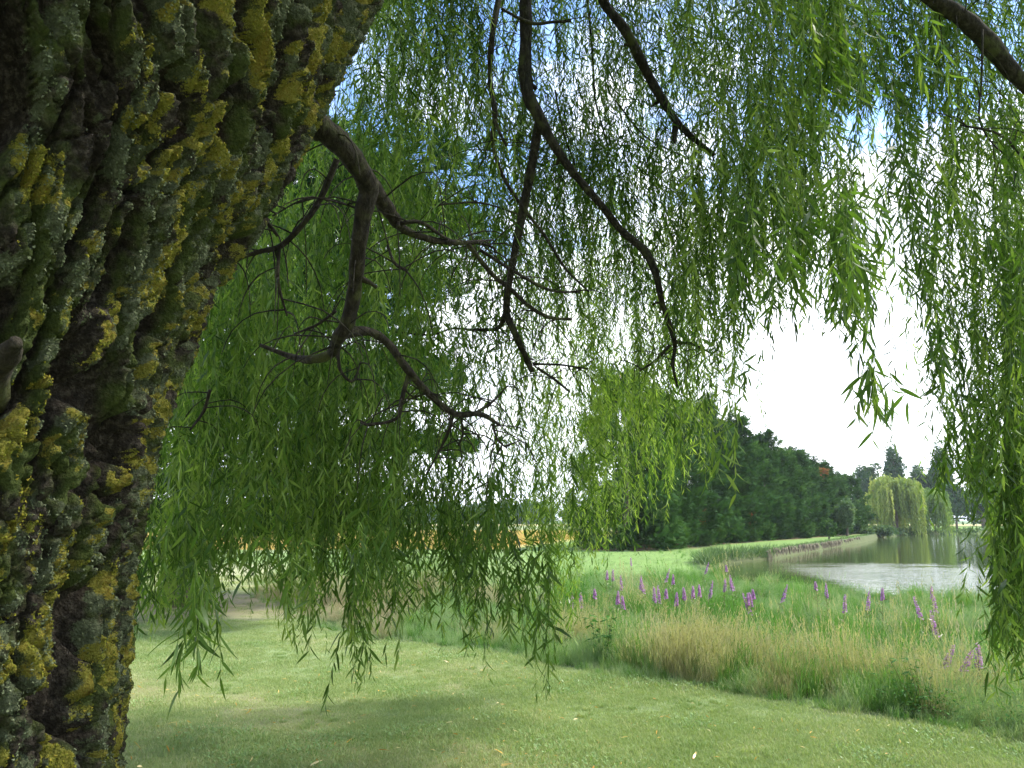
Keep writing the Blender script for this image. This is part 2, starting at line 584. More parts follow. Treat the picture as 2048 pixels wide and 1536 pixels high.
def build_ground():
    xs = axis(-14, 54, 0.42, -2500, 2500)
    ys = axis(3, 106, 0.42, -300, 3500)
    X, Y = np.meshgrid(xs, ys)
    x, y = X.ravel(), Y.ravel()
    z = ground_z(x, y)
    V = np.stack([x, y, z], -1)
    nx, ny = len(xs), len(ys)
    i = (np.arange(ny - 1)[:, None] * nx + np.arange(nx - 1)[None]).ravel()
    Q = np.stack([i, i + 1, i + nx + 1, i + nx], -1)
    ls = lawn_sd(x, y); sd = lake_sd(x, y)
    n = fbm(x * 0.35, y * 0.35, 0.3, 4)
    n2 = fbm(x * 1.4, y * 1.4, 9.3, 4)
    C = lambda *c: np.array(c)[None]
    lawn = C(0.24, 0.31, 0.13) * (1 + 0.25 * n[:, None]) 
    dry = C(0.31, 0.265, 0.145)
    col = lawn + (dry - lawn) * (sstep(-0.1, 0.5, n + 0.5 * n2) * 0.8)[:, None]
    rough = C(0.06, 0.10, 0.03) * np.ones((len(x), 1))
    m = sstep(-0.05, 0.1, ls)[:, None]
    col = col * (1 - m) + rough * m
    def blend(w, c):
        nonlocal col
        w = w[:, None]
        col = col * (1 - w) + C(*c) * w
    # pale hay meadow on the left, the ripe wheat beyond it, green again after that
    blend(sstep(17, 24, y) * sstep(3.5, 0.5, x - 0.12 * (y - 20)), (0.30, 0.31, 0.15))
    blend(sstep(28, 33, y + 2 * n) * (sd > 0.6), (0.17, 0.26, 0.07))
    blend(sstep(28, 40, y) * sstep(2, -1, x) * sstep(-0.2, 0.6, n + 0.2), (0.24, 0.29, 0.13))
    blend(sstep(44, 47, y + n) * sstep(-1, -3, x - 0.27 * (y - 40)), (0.62, 0.47, 0.17))
    blend(sstep(120, 130, y + n) * (x < 30), (0.22, 0.26, 0.11))
    blend(sstep(220, 230, y) * 1.0, (0.42, 0.36, 0.15))
    blend(sstep(300, 330, y) * 1.0, (0.14, 0.20, 0.08))
    # needle litter under the pine, bare earth under the cypresses
    blend(sstep(3.0, 1.4, np.hypot((x + 5.3) / 1.2, y - 15.8) + 0.5 * n) * 0.75, (0.38, 0.32, 0.19))
    cl = seg_dist(x, y, CYLINE, False)
    blend(sstep(3.3, 1.9, cl + 0.6 * n) * 0.9, (0.19, 0.13, 0.075))
    blend(sstep(0.35, 0.0, sd) * 0.8, (0.12, 0.13, 0.06))
    g = obj('ground', np_mesh('ground', V, Q, ground_material(), {'col': np.clip(col, 0.005, 1)}, True))
    tag(g, 'green lawn and rough meadow running back to far fields', kind='structure')
    # pond
    W = SHORE.copy()
    c = W.mean(0)
    W2 = c + (W - c) * 1.01
    xs = np.linspace(-5, 200, 40); ys = np.linspace(0, 140, 40)
    v = np.array([(p[0], p[1], -0.48) for p in [(-0, 0), (215, 0), (215, 145), (-0, 145)]])
    # water sheet only where the basin is: clipped to a slightly enlarged shoreline
    import bmesh
    bm = bmesh.new()
    vs_ = [bm.verts.new((p[0], p[1], -0.48)) for p in W2]
    f = bm.faces.new(vs_)
    bmesh.ops.triangulate(bm, faces=[f])
    bmesh.ops.recalc_face_normals(bm, faces=bm.faces)
    me = bpy.data.meshes.new('pond_water')
    bm.to_mesh(me); bm.free()
    if me.polygons[0].normal.z < 0:
        me.flip_normals()
    me.materials.append(water_material())
    tag(obj('pond_water', me), 'green pond water with a bright ruffled patch of sky', kind='structure')


CYLINE = np.array([(6.2, 45.8), (9.5, 51.0), (12.6, 56.5), (22.5, 71.5), (31, 84), (41.5, 100)])
build_ground()


def gz(x, y):
    return float(ground_z(np.array([x]), np.array([y]))[0])


# ------------------------------------------------------------------ scattering of small cover with geometry nodes
def gn_scatter(name, protos, pts, rot, scl, pick, label):
    """one object: instances of the prototype tufts on the given points"""
    col = bpy.data.collections.new(name + '_tufts')
    for k, me in enumerate(protos):
        o = bpy.data.objects.new('%s_tuft_%02d' % (name, k), me)
        col.objects.link(o)
    me = bpy.data.meshes.new(name)
    n = len(pts)
    me.vertices.add(n)
    me.vertices.foreach_set('co', np.asarray(pts, np.float32).ravel())
    a = me.attributes.new('rot', 'FLOAT_VECTOR', 'POINT'); a.data.foreach_set('vector', np.asarray(rot, np.float32).ravel())
    a = me.attributes.new('scl', 'FLOAT', 'POINT'); a.data.foreach_set('value', np.asarray(scl, np.float32))
    a = me.attributes.new('pick', 'INT', 'POINT'); a.data.foreach_set('value', np.asarray(pick, np.int32))
    o = obj(name, me)
    ng = bpy.data.node_groups.new(name, 'GeometryNodeTree')
    ng.interface.new_socket('Geometry', in_out='INPUT', socket_type='NodeSocketGeometry')
    ng.interface.new_socket('Geometry', in_out='OUTPUT', socket_type='NodeSocketGeometry')
    N = ng.nodes; L = ng.links
    gi = N.new('NodeGroupInput'); go = N.new('NodeGroupOutput')
    ip = N.new('GeometryNodeInstanceOnPoints')
    ci = N.new('GeometryNodeCollectionInfo')
    ci.inputs['Collection'].default_value = col
    ci.inputs['Separate Children'].default_value = True
    ci.inputs['Reset Children'].default_value = True
    def attr(nm, dt):
        q = N.new('GeometryNodeInputNamedAttribute'); q.data_type = dt
        q.inputs['Name'].default_value = nm
        return q.outputs['Attribute']
    m2p = N.new('GeometryNodeMeshToPoints')
    L.new(gi.outputs[0], m2p.inputs['Mesh'])
    L.new(m2p.outputs[0], ip.inputs['Points'])
    L.new(ci.outputs[0], ip.inputs['Instance'])
    ip.inputs['Pick Instance'].default_value = True
    L.new(attr('pick', 'INT'), ip.inputs['Instance Index'])
    e2r = N.new('FunctionNodeEulerToRotation')
    L.new(attr('rot', 'FLOAT_VECTOR'), e2r.inputs[0])
    L.new(e2r.outputs[0], ip.inputs['Rotation'])
    L.new(attr('scl', 'FLOAT'), ip.inputs['Scale'])
    L.new(ip.outputs[0], go.inputs[0])
    md = o.modifiers.new('scatter', 'NODES')
    md.node_group = ng
    tag(o, label, kind='stuff')
    return o


def tuft(nblades, rad, h0, h1, width, lean, seg, mat_, droop=0.6, head=0.0, tint0=0.0, tint1=1.0):
    """a tuft of curved tapering blades, optionally with a seed head"""
    a = Acc()
    for k in range(nblades):
        r = rad * math.sqrt(rng.random()); th = rng.random() * 6.283
        b = np.array([r * math.cos(th), r * math.sin(th), -0.01])
        h = rng.uniform(h0, h1)
        az = rng.random() * 6.283
        l = lean * rng.uniform(0.2, 1.0) * h
        d = np.array([math.cos(az), math.sin(az), 0])
        s = np.array([-d[1], d[0], 0])
        if rng.random() < 0.5:
            s = norm(s + d * rng.uniform(-0.8, 0.8))
        w = width * rng.uniform(0.7, 1.3)
        ts = np.linspace(0, 1, seg + 1)
        P_ = b + d * (l * ts ** (1.6))[:, None] + np.array([0, 0, 1]) * (h * (ts - droop * 0.3 * ts ** 3))[:, None]
        wd = w * (1 - ts ** 1.6) * 0.5
        V = []
        for i in range(seg):
            V += [P_[i] - s * wd[i], P_[i] + s * wd[i]]
        V.append(P_[seg])
        T = []
        for i in range(seg - 1):
            T += [(2 * i, 2 * i + 1, 2 * i + 3), (2 * i, 2 * i + 3, 2 * i + 2)]
        T.append((2 * seg - 2, 2 * seg - 1, 2 * seg))
        tt = rng.uniform(tint0, tint1)
        a.add(V, T, None, tt)
        if head > 0 and rng.random() < head:
            q = P_[-1]
            for e in range(7):
                an = rng.random() * 6.283
                o1 = np.array([math.cos(an), math.sin(an), 0]) * width * rng.uniform(1.0, 2.6)
                zz = -h * 0.16 * e / 7
                a.add([q + [0, 0, zz], q + o1 + [0, 0, zz + 0.015], q + [0, 0, zz + 0.03]], [(0, 1, 2)], None, min(1, tt + 0.3))
    return a.mesh('tuft', mat_)


def broad_tuft(n, rad, size, mat_, hmax):
    a = Acc()
    tv, tf = leaf_template(0.42, 2)
    pos = np.stack([rng.normal(size=n) * rad * 0.5, rng.normal(size=n) * rad * 0.5, rng.random(n) ** 0.8 * hmax], -1)
    X = norm(np.stack([pos[:, 0], pos[:, 1], rng.uniform(-0.02, 0.12, n)], -1) + rng.normal(size=(n, 3)) * 0.05)
    M = frames(X, upref=norm(np.array([[0, 0, 1.0]]) + rng.normal(size=(n, 3)) * 0.35)) * (size * rng.uniform(0.6, 1.2, n))[:, None, None]
    V, Fc, t = scatter(tv, tf, pos, M, rng.random(n))
    a.add(V, Fc, None, t)
    return a.mesh('tuft', mat_)


def leaf_template(w=0.15, seg=4, bend=0.16):
    """blade-shaped leaf of unit length along +X, gently curved"""
    ts = np.linspace(0, 1, seg + 1)
    prof = np.sin(np.pi * ts ** 0.75) ** 0.8 * (1 - 0.25 * ts)
    prof[0] = 0.12
    V, T = [], []
    for i in range(seg):
        z = -bend * ts[i] ** 2
        V += [(ts[i], -w / 2 * prof[i], z + 0.02), (ts[i], w / 2 * prof[i], z + 0.02)]
    V.append((1.0, 0.02, -bend))
    for i in range(seg - 1):
        T += [(2 * i, 2 * i + 1, 2 * i + 3), (2 * i, 2 * i + 3, 2 * i + 2)]
    T.append((2 * seg - 2, 2 * seg - 1, 2 * seg))
    return np.array(V), np.array(T)


def in_view_points(n, d0, d1, margin=0.06, power=1.0):
    """random ground points inside the picture's wedge"""
    d = d0 * (d1 / d0) ** (rng.random(n) ** power)
    u = rng.uniform(-0.642 - margin, 0.642 + margin, n)
    return u * d, d


# ---- the mown lawn
def build_lawn():
    protos = [tuft(150, 0.14, 0.018, 0.042, 0.0034, 0.9, 2, M_LAWN, tint0=0.0, tint1=0.75) for _ in range(4)]
    protos += [tuft(110, 0.15, 0.015, 0.035, 0.0034, 1.1, 2, M_LAWN, tint0=0.45, tint1=1.0) for _ in range(2)]
    protos += [broad_tuft(50, 0.13, 0.019, M_CLOVER, 0.028)]
    protos += [tuft(60, 0.05, 0.04, 0.075, 0.0045, 0.9, 3, M_LAWN, tint0=0.0, tint1=0.5)]
    x, y = in_view_points(42000, 3.6, 24, 0.08, 0.9)
    extra = 4000
    x = np.concatenate([x, rng.uniform(-5, 5, extra)]); y = np.concatenate([y, rng.uniform(1.0, 4.0, extra)])
    ls = lawn_sd(x, y)
    bed = np.hypot((x + 5.3) / 1.2, y - 15.8)
    k = (ls < 0.0) & ((bed > 2.6) | (rng.random(len(x)) < 0.15))
    x, y = x[k], y[k]
    z = ground_z(x, y)
    n = fbm(x * 0.35, y * 0.35, 0.3, 4) + 0.5 * fbm(x * 1.4, y * 1.4, 9.3, 4)
    cln = fbm(x * 0.9 + 30, y * 0.9, 2.2, 3)
    r = rng.random(len(x))
    pick = np.where(r < sstep(-0.15, 0.45, n) * 0.9 + 0.10, 4 + rng.integers(0, 2, len(x)), rng.integers(0, 4, len(x)))
    pick = np.where((cln > 0.30) & (rng.random(len(x)) < 0.16), 6, pick)
    pick = np.where((cln < -0.5) & (rng.random(len(x)) < 0.25), 7, pick)
    rot = np.stack([rng.normal(size=len(x)) * 0.05, rng.normal(size=len(x)) * 0.05, rng.random(len(x)) * 6.28], -1)
    # the uncut fringe stands a little taller
    ls = lawn_sd(x, y)
    scl = rng.uniform(0.6, 1.35, len(x)) * (1 + 0.6 * sstep(-0.15, 0.0, ls)) * (1 + 0.4 * np.clip(cln, -0.7, 0.8))
    gn_scatter('lawn_grass', protos, np.stack([x, y, z], -1), rot, scl, pick, 'short mown lawn grass with dry patches and clover')


build_lawn()


# ---- the tall meadow between lawn and pond
def build_meadow():
    G = lambda **k: None
    protos = [
        tuft(60, 0.16, 0.35, 0.70, 0.0055, 0.45, 4, M_MEADOW, 0.7, 0.1, 0.0, 0.6),     # 0 lush
        tuft(60, 0.18, 0.30, 0.62, 0.0060, 0.60, 4, M_MEADOW, 0.9, 0.0, 0.1, 0.9),     # 1 lush
        tuft(80, 0.18, 0.35, 0.62, 0.0034, 0.55, 4, M_PALE, 0.8, 0.5, 0.0, 0.9),       # 2 pale fine grass
        tuft(80, 0.20, 0.30, 0.58, 0.0034, 0.75, 4, M_PALE, 1.0, 0.4, 0.0, 0.7),       # 3 pale combed
        tuft(46, 0.14, 0.45, 0.85, 0.0038, 0.55, 4, M_STRAW, 0.7, 0.8, 0.0, 1.0),      # 4 straw
        tuft(55, 0.16, 0.30, 0.60, 0.0034, 0.65, 4, M_STRAW, 0.8, 0.4, 0.0, 0.8),      # 5 straw low
        tuft(70, 0.18, 0.25, 0.50, 0.0036, 0.5, 4, M_PINK, 0.8, 0.9, 0.0, 1.0),        # 6 ripe reddish
        tuft(70, 0.12, 0.10, 0.26, 0.0050, 0.9, 3, M_MEADOW, 0.8, 0.0, 0.0, 0.7),      # 7 low fringe
        broad_tuft(90, 0.30, 0.075, M_WEED, 0.42),                                     # 8 leafy weeds
        tuft(70, 0.16, 0.16, 0.34, 0.0036, 0.7, 3, M_PALE, 0.8, 0.0, 0.2, 1.0),        # 9 pale low
    ]
    x, y = in_view_points(39000, 6.0, 52, 0.2, 0.85)
    ls = lawn_sd(x, y); sd = lake_sd(x, y)
    k = (ls > 0.02) & (sd > 0.05) & (seg_dist(x, y, CYLINE, False) > 2.2)
    x, y, ls, sd = x[k], y[k], ls[k], sd[k]
    n1 = fbm(x * 0.45 + 5, y * 0.45, 3.3, 3)
    n2 = fbm(x * 0.9 - 9, y * 0.8, 7.7, 3)
    n = len(x)
    r = rng.random(n)
    left = sstep(2.0, -1.5, x - 0.05 * y)                      # hay side
    pick = np.where(n1 > -0.15, rng.integers(0, 2, n), rng.integers(2, 4, n))
    near = ls < 3.0 + 2.0 * n1
    # dry and straw coloured stands along the mown edge
    n3 = fbm(x * 1.6 + 3, y * 1.6, 8.8, 3)
    straw = near & (ls > 0.3) & (n3 + rng.normal(size=n) * 0.10 > 0.30) & (x > -1.5) & (rng.random(n) < 0.5)
    pick = np.where(straw, 4 + (rng.random(n) < 0.5), pick)
    pick = np.where(near & ~straw & (rng.random(n) < 0.35), 2 + (rng.random(n) < 0.5), pick)
    # combed pale reeds by the water
    shore = (sd < 7) & (y < 33)
    pick = np.where(shore & (rng.random(n) < 0.75), 3, pick)
    pick = np.where((n2 < -0.2) & (rng.random(n) < 0.5) & (y < 30), 8, pick)
    hay = rng.random(n) < left * 0.9
    pick = np.where(hay, np.where(y < 21 + 3 * n1, 6, 2 + 7 * (rng.random(n) < 0.5)), pick)
    pick = np.where(hay & (x > -1.7) & (y < 18), np.where(rng.random(n) < 0.6, 2, 1), pick)
    far = (y > 30) & (rng.random(n) < 0.9)
    pick = np.where(far & ~((sd < 1.3)), 9, pick)
    pick = np.where((ls < 0.22 + 0.3 * n3), np.where(rng.random(n) < 0.5, 7, 9), pick)
    scl = rng.uniform(0.7, 1.45, n) * (0.85 + 0.6 * np.clip(n2, -0.6, 0.8))
    scl *= np.where(left > 0.5, 0.75, 1.0)
    scl *= np.where(shore, 0.8, 1.0)
    scl *= np.where(y > 30, 0.45, 1.0)
    scl *= 0.50 + 0.40 * sstep(0.0, 3.2, ls)
    # straw tussocks and dark leafy hollows where the stand shows them
    for cx_, cy_, rr_, kind_ in ((1.9, 8.7, 0.75, 4), (2.6, 9.1, 0.6, 4), (2.75, 8.2, 0.7, 5), (3.7, 7.9, 0.8, 4), (4.4, 7.9, 0.6, 5), (0.9, 10.2, 0.6, 4),
                                 (5.2, 7.6, 0.7, 4), (3.3, 9.3, 0.6, 5), (-0.4, 11.3, 0.5, 5), (1.4, 9.2, 0.5, 5), (3.9, 11.6, 0.9, 4), (6.6, 10.5, 0.8, 5)):
        dd_ = np.hypot(x - cx_, (y - cy_) * 0.8) + 0.25 * n3
        m_ = (dd_ < rr_ * 0.52) & (rng.random(n) < 0.6) & (ls > 0.15)
        pick = np.where(m_, kind_, pick); scl = np.where(m_, rng.uniform(0.5, 0.9, n), scl)
    for cx_, cy_, rr_ in ((3.2, 10.6, 0.7), (4.6, 9.6, 0.6), (2.4, 11.8, 0.8), (4.6, 13.6, 0.9), (0.4, 12.5, 0.7), (6.2, 12.5, 0.9), (1.3, 15.5, 0.9), (8.0, 14.0, 0.9)):
        m_ = (np.hypot(x - cx_, (y - cy_) * 0.8) < rr_)
        pick = np.where(m_ & (rng.random(n) < 0.5), 8, pick); scl = np.where(m_, np.minimum(scl, 0.35), scl)
    bigger = (ls > 0.5) & (rng.random(n) < 0.035) & (y < 28) & (left < 0.5)
    pick = np.where(bigger, np.where(rng.random(n) < 0.3, 4, np.where(rng.random(n) < 0.5, 0, 8)), pick)
    scl = np.where(bigger, np.where(pick == 8, rng.uniform(0.75, 1.0, n), scl * rng.uniform(1.3, 1.8, n)), scl)
    # hollows where the stand opens and shade gathers
    hole = (fbm(x * 0.9 + 70, y * 1.1, 5.5, 2) > 0.20) & (ls > 1.2) & (rng.random(n) < 0.85)
    scl = np.where(hole, scl * 0.4, scl)
    clump = fbm(x * 1.3 - 40, y * 1.1, 6.6, 3)
    scl *= 1 + 0.6 * np.clip(clump, -0.8, 0.5)
    scl *= np.where((y > 11) & (x > -2), 0.82, 1.0)
    pick = np.where((clump > 0.35) & (ls > 1.2) & (y < 30) & (left < 0.5), rng.integers(0, 2, n), pick)
    rot = np.stack([rng.normal(size=n) * 0.16 + 0.35 * n2, rng.normal(size=n) * 0.16 + 0.35 * n1, rng.random(n) * 6.28], -1)
    z = ground_z(x, y)
    gn_scatter('meadow_grass', protos, np.stack([x, y, z], -1), rot, scl, pick, 'tall rough meadow grass, lush green with straw stands')


build_meadow()


# ---- ripe wheat at the far field
def build_wheat():
    protos = [tuft(90, 0.45, 0.55, 0.75, 0.010, 0.2, 2, M_WHEAT, 0.8, 0.0, 0.2, 1.0)]
    n = 9000
    y = rng.uniform(45, 95, n); x = rng.uniform(-0.55, 0.12, n) * y
    k = (x < 0.27 * (y - 40) - 3)
    x, y = x[k], y[k]
    gn_scatter('wheat_field', protos, np.stack([x, y, ground_z(x, y)], -1),
               np.stack([0 * x, 0 * x, rng.random(len(x)) * 6.28], -1), rng.uniform(0.8, 1.1, len(x)), 0 * x, 'ripe golden wheat field behind the meadow')


build_wheat()


# ------------------------------------------------------------------ loosestrife and other counted meadow plants
def spike_plant(seed, tall=0.75, spike=0.28):
    g = np.random.default_rng(seed)
    st = Acc()
    lean = g.normal(size=2) * 0.05
    top = np.array([lean[0], lean[1], tall])
    tube(st, [(0, 0, 0), (lean[0] * .4, lean[1] * .4, tall * 0.5), top], [0.004, 0.003, 0.0015], 5, 0.5, sub=2)
    tv, tf = leaf_template(0.2, 2)
    n = 16
    zz = np.linspace(0.1, tall - spike, n)
    az = np.arange(n) * 1.57 + g.random()
    pos = np.stack([lean[0] * zz / tall, lean[1] * zz / tall, zz], -1)
    X = norm(np.stack([np.cos(az), np.sin(az), np.full(n, 0.7)], -1))
    M = frames(X) * 0.07
    V, Fc, t = scatter(tv, tf, pos, M, g.random(n))
    st.add(V, Fc, None, t)
    fl = Acc()
    m = 150
    f = g.random(m) ** 0.9
    az = g.random(m) * 6.283
    rad = 0.017 * (1 - f) ** 0.5 + 0.004
    pos = np.stack([lean[0] * (1 - (1 - f) * spike / tall) + 0 * az, lean[1] * (1 - (1 - f) * spike / tall) + 0 * az, tall - spike + f * spike], -1)
    X = norm(np.stack([np.cos(az), np.sin(az), g.uniform(-0.2, 0.8, m)], -1))
    tv2 = np.array([(0, 0, 0), (1, -0.5, 0), (1.25, 0.1, 0.2), (1, 0.5, 0)])
    V, Fc, t = scatter(tv2, np.array([(0, 1, 2), (0, 2, 3)]), pos, frames(X) * rad[:, None, None], g.random(m))
    fl.add(V, Fc, None, t)
    return st.mesh('stem', M_STEMG), fl.mesh('flower_spike', M_PURPLE)


SPIKES = [(1212, 1152), (1223, 1150), (1243, 1160), (1276, 1163), (1287, 1167), (1295, 1165), (1317, 1148), (1232, 1193), (1250, 1203),
          (1310, 1185), (1322, 1180), (1329, 1189), (1348, 1196), (1372, 1186), (1385, 1183), (1397, 1181), (1409, 1174), (1399, 1136),
          (1456, 1142), (1467, 1167), (1475, 1160), (1491, 1197), (1505, 1197), (1511, 1190), (1518, 1197), (1680, 1200), (1651, 1178),
          (1633, 1175), (1725, 1190), (1759, 1187), (1862, 1185), (1854, 1203), (1875, 1200), (1881, 1229), (1190, 1190), (1166, 1196),
          (1136, 1199), (1887, 1303), (1952, 1305), (1851, 1305), (1262, 1126), (1345, 1160), (1445, 1168), (1545, 1180)]


def build_spikes():
    kinds = [spike_plant(s, 0.75, sp) for s, sp in ((1, 0.26), (2, 0.20), (3, 0.30), (4, 0.16))]
    bright = {5: 1, 17: 1, 37: 1, 16: 1, 10: 1}
    order = sorted(range(len(SPIKES)), key=lambda i: SPIKES[i][0])
    rank = {i: r for r, i in enumerate(order)}
    ordw = ['first', 'second', 'third', 'fourth', 'fifth', 'sixth', 'seventh', 'eighth', 'ninth', 'tenth', 'eleventh', 'twelfth',
            'thirteenth', 'fourteenth', 'fifteenth', 'sixteenth', 'seventeenth', 'eighteenth', 'nineteenth', 'twentieth']
    n = len(SPIKES)
    for i, (px, py) in enumerate(SPIKES):
        d = 1.22 * F_PX / (py - 13 - 1040)
        p = P(px, py - 12, d)
        z0 = gz(p[0], p[1])
        s = max(0.7, (p[2] - z0) / 0.75)
        k = int(rng.integers(0, 4))
        if i in bright: k = 2
        if py > 1215: k = 2
        r = empty('purple_loosestrife', (p[0], p[1], z0), rng.random() * 6.28)
        r.scale = (1.7, 1.7, s)
        a = rank[i]
        side = ('%s from the left' % ordw[a]) if a < 20 else ('%s from the right' % ordw[n - 1 - a] if n - 1 - a < 20 else 'in the very middle')
        depth = 'near the pond' if py < 1170 else ('mid meadow' if py < 1215 else 'by the lawn edge')
        look = ('bright' if i in bright else ('slim', 'short', 'tall', 'small')[k])
        w = 'last' if a == n - 1 else side
        tag(r, '%s purple loosestrife spike %s, %s in the meadow' % (look, depth, w), 'flower', 'purple loosestrife spikes in the meadow')
        obj('stem', kinds[k][0], r)
        obj('flower_spike', kinds[k][1], r)


build_spikes()


def weed(px, py_base, d, h, label, m=M_WEED, n=70, leafl=0.11, w=0.28):
    p = P(px, py_base, d)
    z0 = gz(p[0], p[1])
    r = empty('leafy_weed', (p[0], p[1], z0))
    st = Acc(); lf = Acc()
    for k in range(5):
        a = rng.random() * 6.28; q = np.array([math.cos(a), math.sin(a), 0]) * rng.uniform(0.03, 0.16)
        tip = q * 1.6 + np.array([0, 0, h * rng.uniform(0.7, 1)])
        tube(st, [q * 0.3, q + [0, 0, h * 0.5], tip], [0.006, 0.004, 0.002], 5, 0.4, sub=2)
        mm = n // 5
        f = rng.random(mm) ** 0.7
        pos = q + (tip - q) * f[:, None]
        az = rng.random(mm) * 6.28
        X = np.stack([np.cos(az), np.sin(az), rng.uniform(-0.3, 0.5, mm)], -1)
        tv, tf = leaf_template(w, 3)
        V, Fc, t = scatter(tv, tf, pos, frames(X, upref=norm(np.array([[0, 0, 1.0]]) + rng.normal(size=(mm, 3)) * 0.3)) * (leafl * rng.uniform(0.6, 1.2, mm))[:, None, None], rng.random(mm))
        lf.add(V, Fc, None, t)
    obj('stem', st.mesh('stem', M_STEMG), r)
    obj('foliage', lf.mesh('foliage', m), r)
    tag(r, label, 'weed', 'leafy weeds standing in the meadow')


weed(1207, 1322, 9.3, 0.62, 'dark broad-leaved weed standing at the lawn edge left of the straw tufts', n=120)
weed(1640, 1330, 8.6, 0.5, 'low bushy green weed beside the brown seed heads', n=90, leafl=0.07)
weed(1850, 1400, 7.0, 0.45, 'green leafy weed at the lawn edge under the right-hand curtain', n=90, leafl=0.08)


def seedhead(px, py, d, h, label):
    p = P(px, py, d)
    z0 = gz(p[0], p[1])
    top = p
    r = empty('seed_head_grass', (p[0], p[1], z0))
    st = Acc(); hd = Acc()
    H = max(0.4, p[2] - z0)
    for k in range(3):
        a = rng.random() * 6.28
        tip = np.array([math.cos(a) * 0.10, math.sin(a) * 0.10, H * rng.uniform(0.85, 1.0)])
        tube(st, [(0, 0, 0), tip * [0.3, 0.3, 0.6], tip], [0.0035, 0.003, 0.002], 5, 0.9, sub=3)
        m = 60
        f = rng.random(m)
        pos = tip + np.array([math.cos(a), math.sin(a), -0.3]) * (f * 0.10)[:, None] - [0, 0, 0.02]
        X = norm(rng.normal(size=(m, 3)))
        V, Fc, t = scatter(*leaf_template(0.35, 2), pos, frames(X) * (0.016 * rng.uniform(0.6, 1.3, m))[:, None, None], rng.random(m))
        hd.add(V, Fc, None, t)
    obj('stem', st.mesh('stem', M_STRAW), r)
    obj('seed_head', hd.mesh('seed_head', M_STRAW), r)
    tag(r, label, 'seed head grass', 'brown seed heads in the meadow')


seedhead(1592, 1285, 9.0, 0.8, 'pale curled seed heads over the dark hollow, left clump')
seedhead(1612, 1292, 9.2, 0.8, 'pale curled seed heads over the dark hollow, right clump')
seedhead(1637, 1258, 9.5, 0.9, 'tall brown seed heads rising above the dark hollow')
seedhead(1500, 1283, 8.6, 0.9, 'straw seed heads leaning over beside the dry tufts')
seedhead(1316, 1250, 9.2, 0.9, 'bleached seed heads on tall stalks right of the broad-leaved weed')


# ------------------------------------------------------------------ conifers
def frond_template(nf=5, spread=0.42):
    """a flat feathery spray of unit length along +X"""
    V, T = [], []
    def finger(a, b, w):
        a = np.array(a, float); b = np.array(b, float)
        s = norm(np.cross(b - a, [0, 0, 1.0])) * w
        k = len(V)
        V.extend([a - s, a + s, b]); T.append((k, k + 1, k + 2))
    finger((0, 0, 0), (1, 0, -0.05), 0.045)
    for i in range(nf):
        t = 0.12 + 0.75 * i / nf
        l = spread * (1 - 0.55 * t)
        for s in (-1, 1):
            finger((t, 0, -0.03 * t), (t + l * 0.75, s * l * (0.75 + 0.3 * rng.random()), -0.05 - 0.10 * rng.random()), 0.055)
    return np.array(V), np.array(T)


FROND = frond_template()


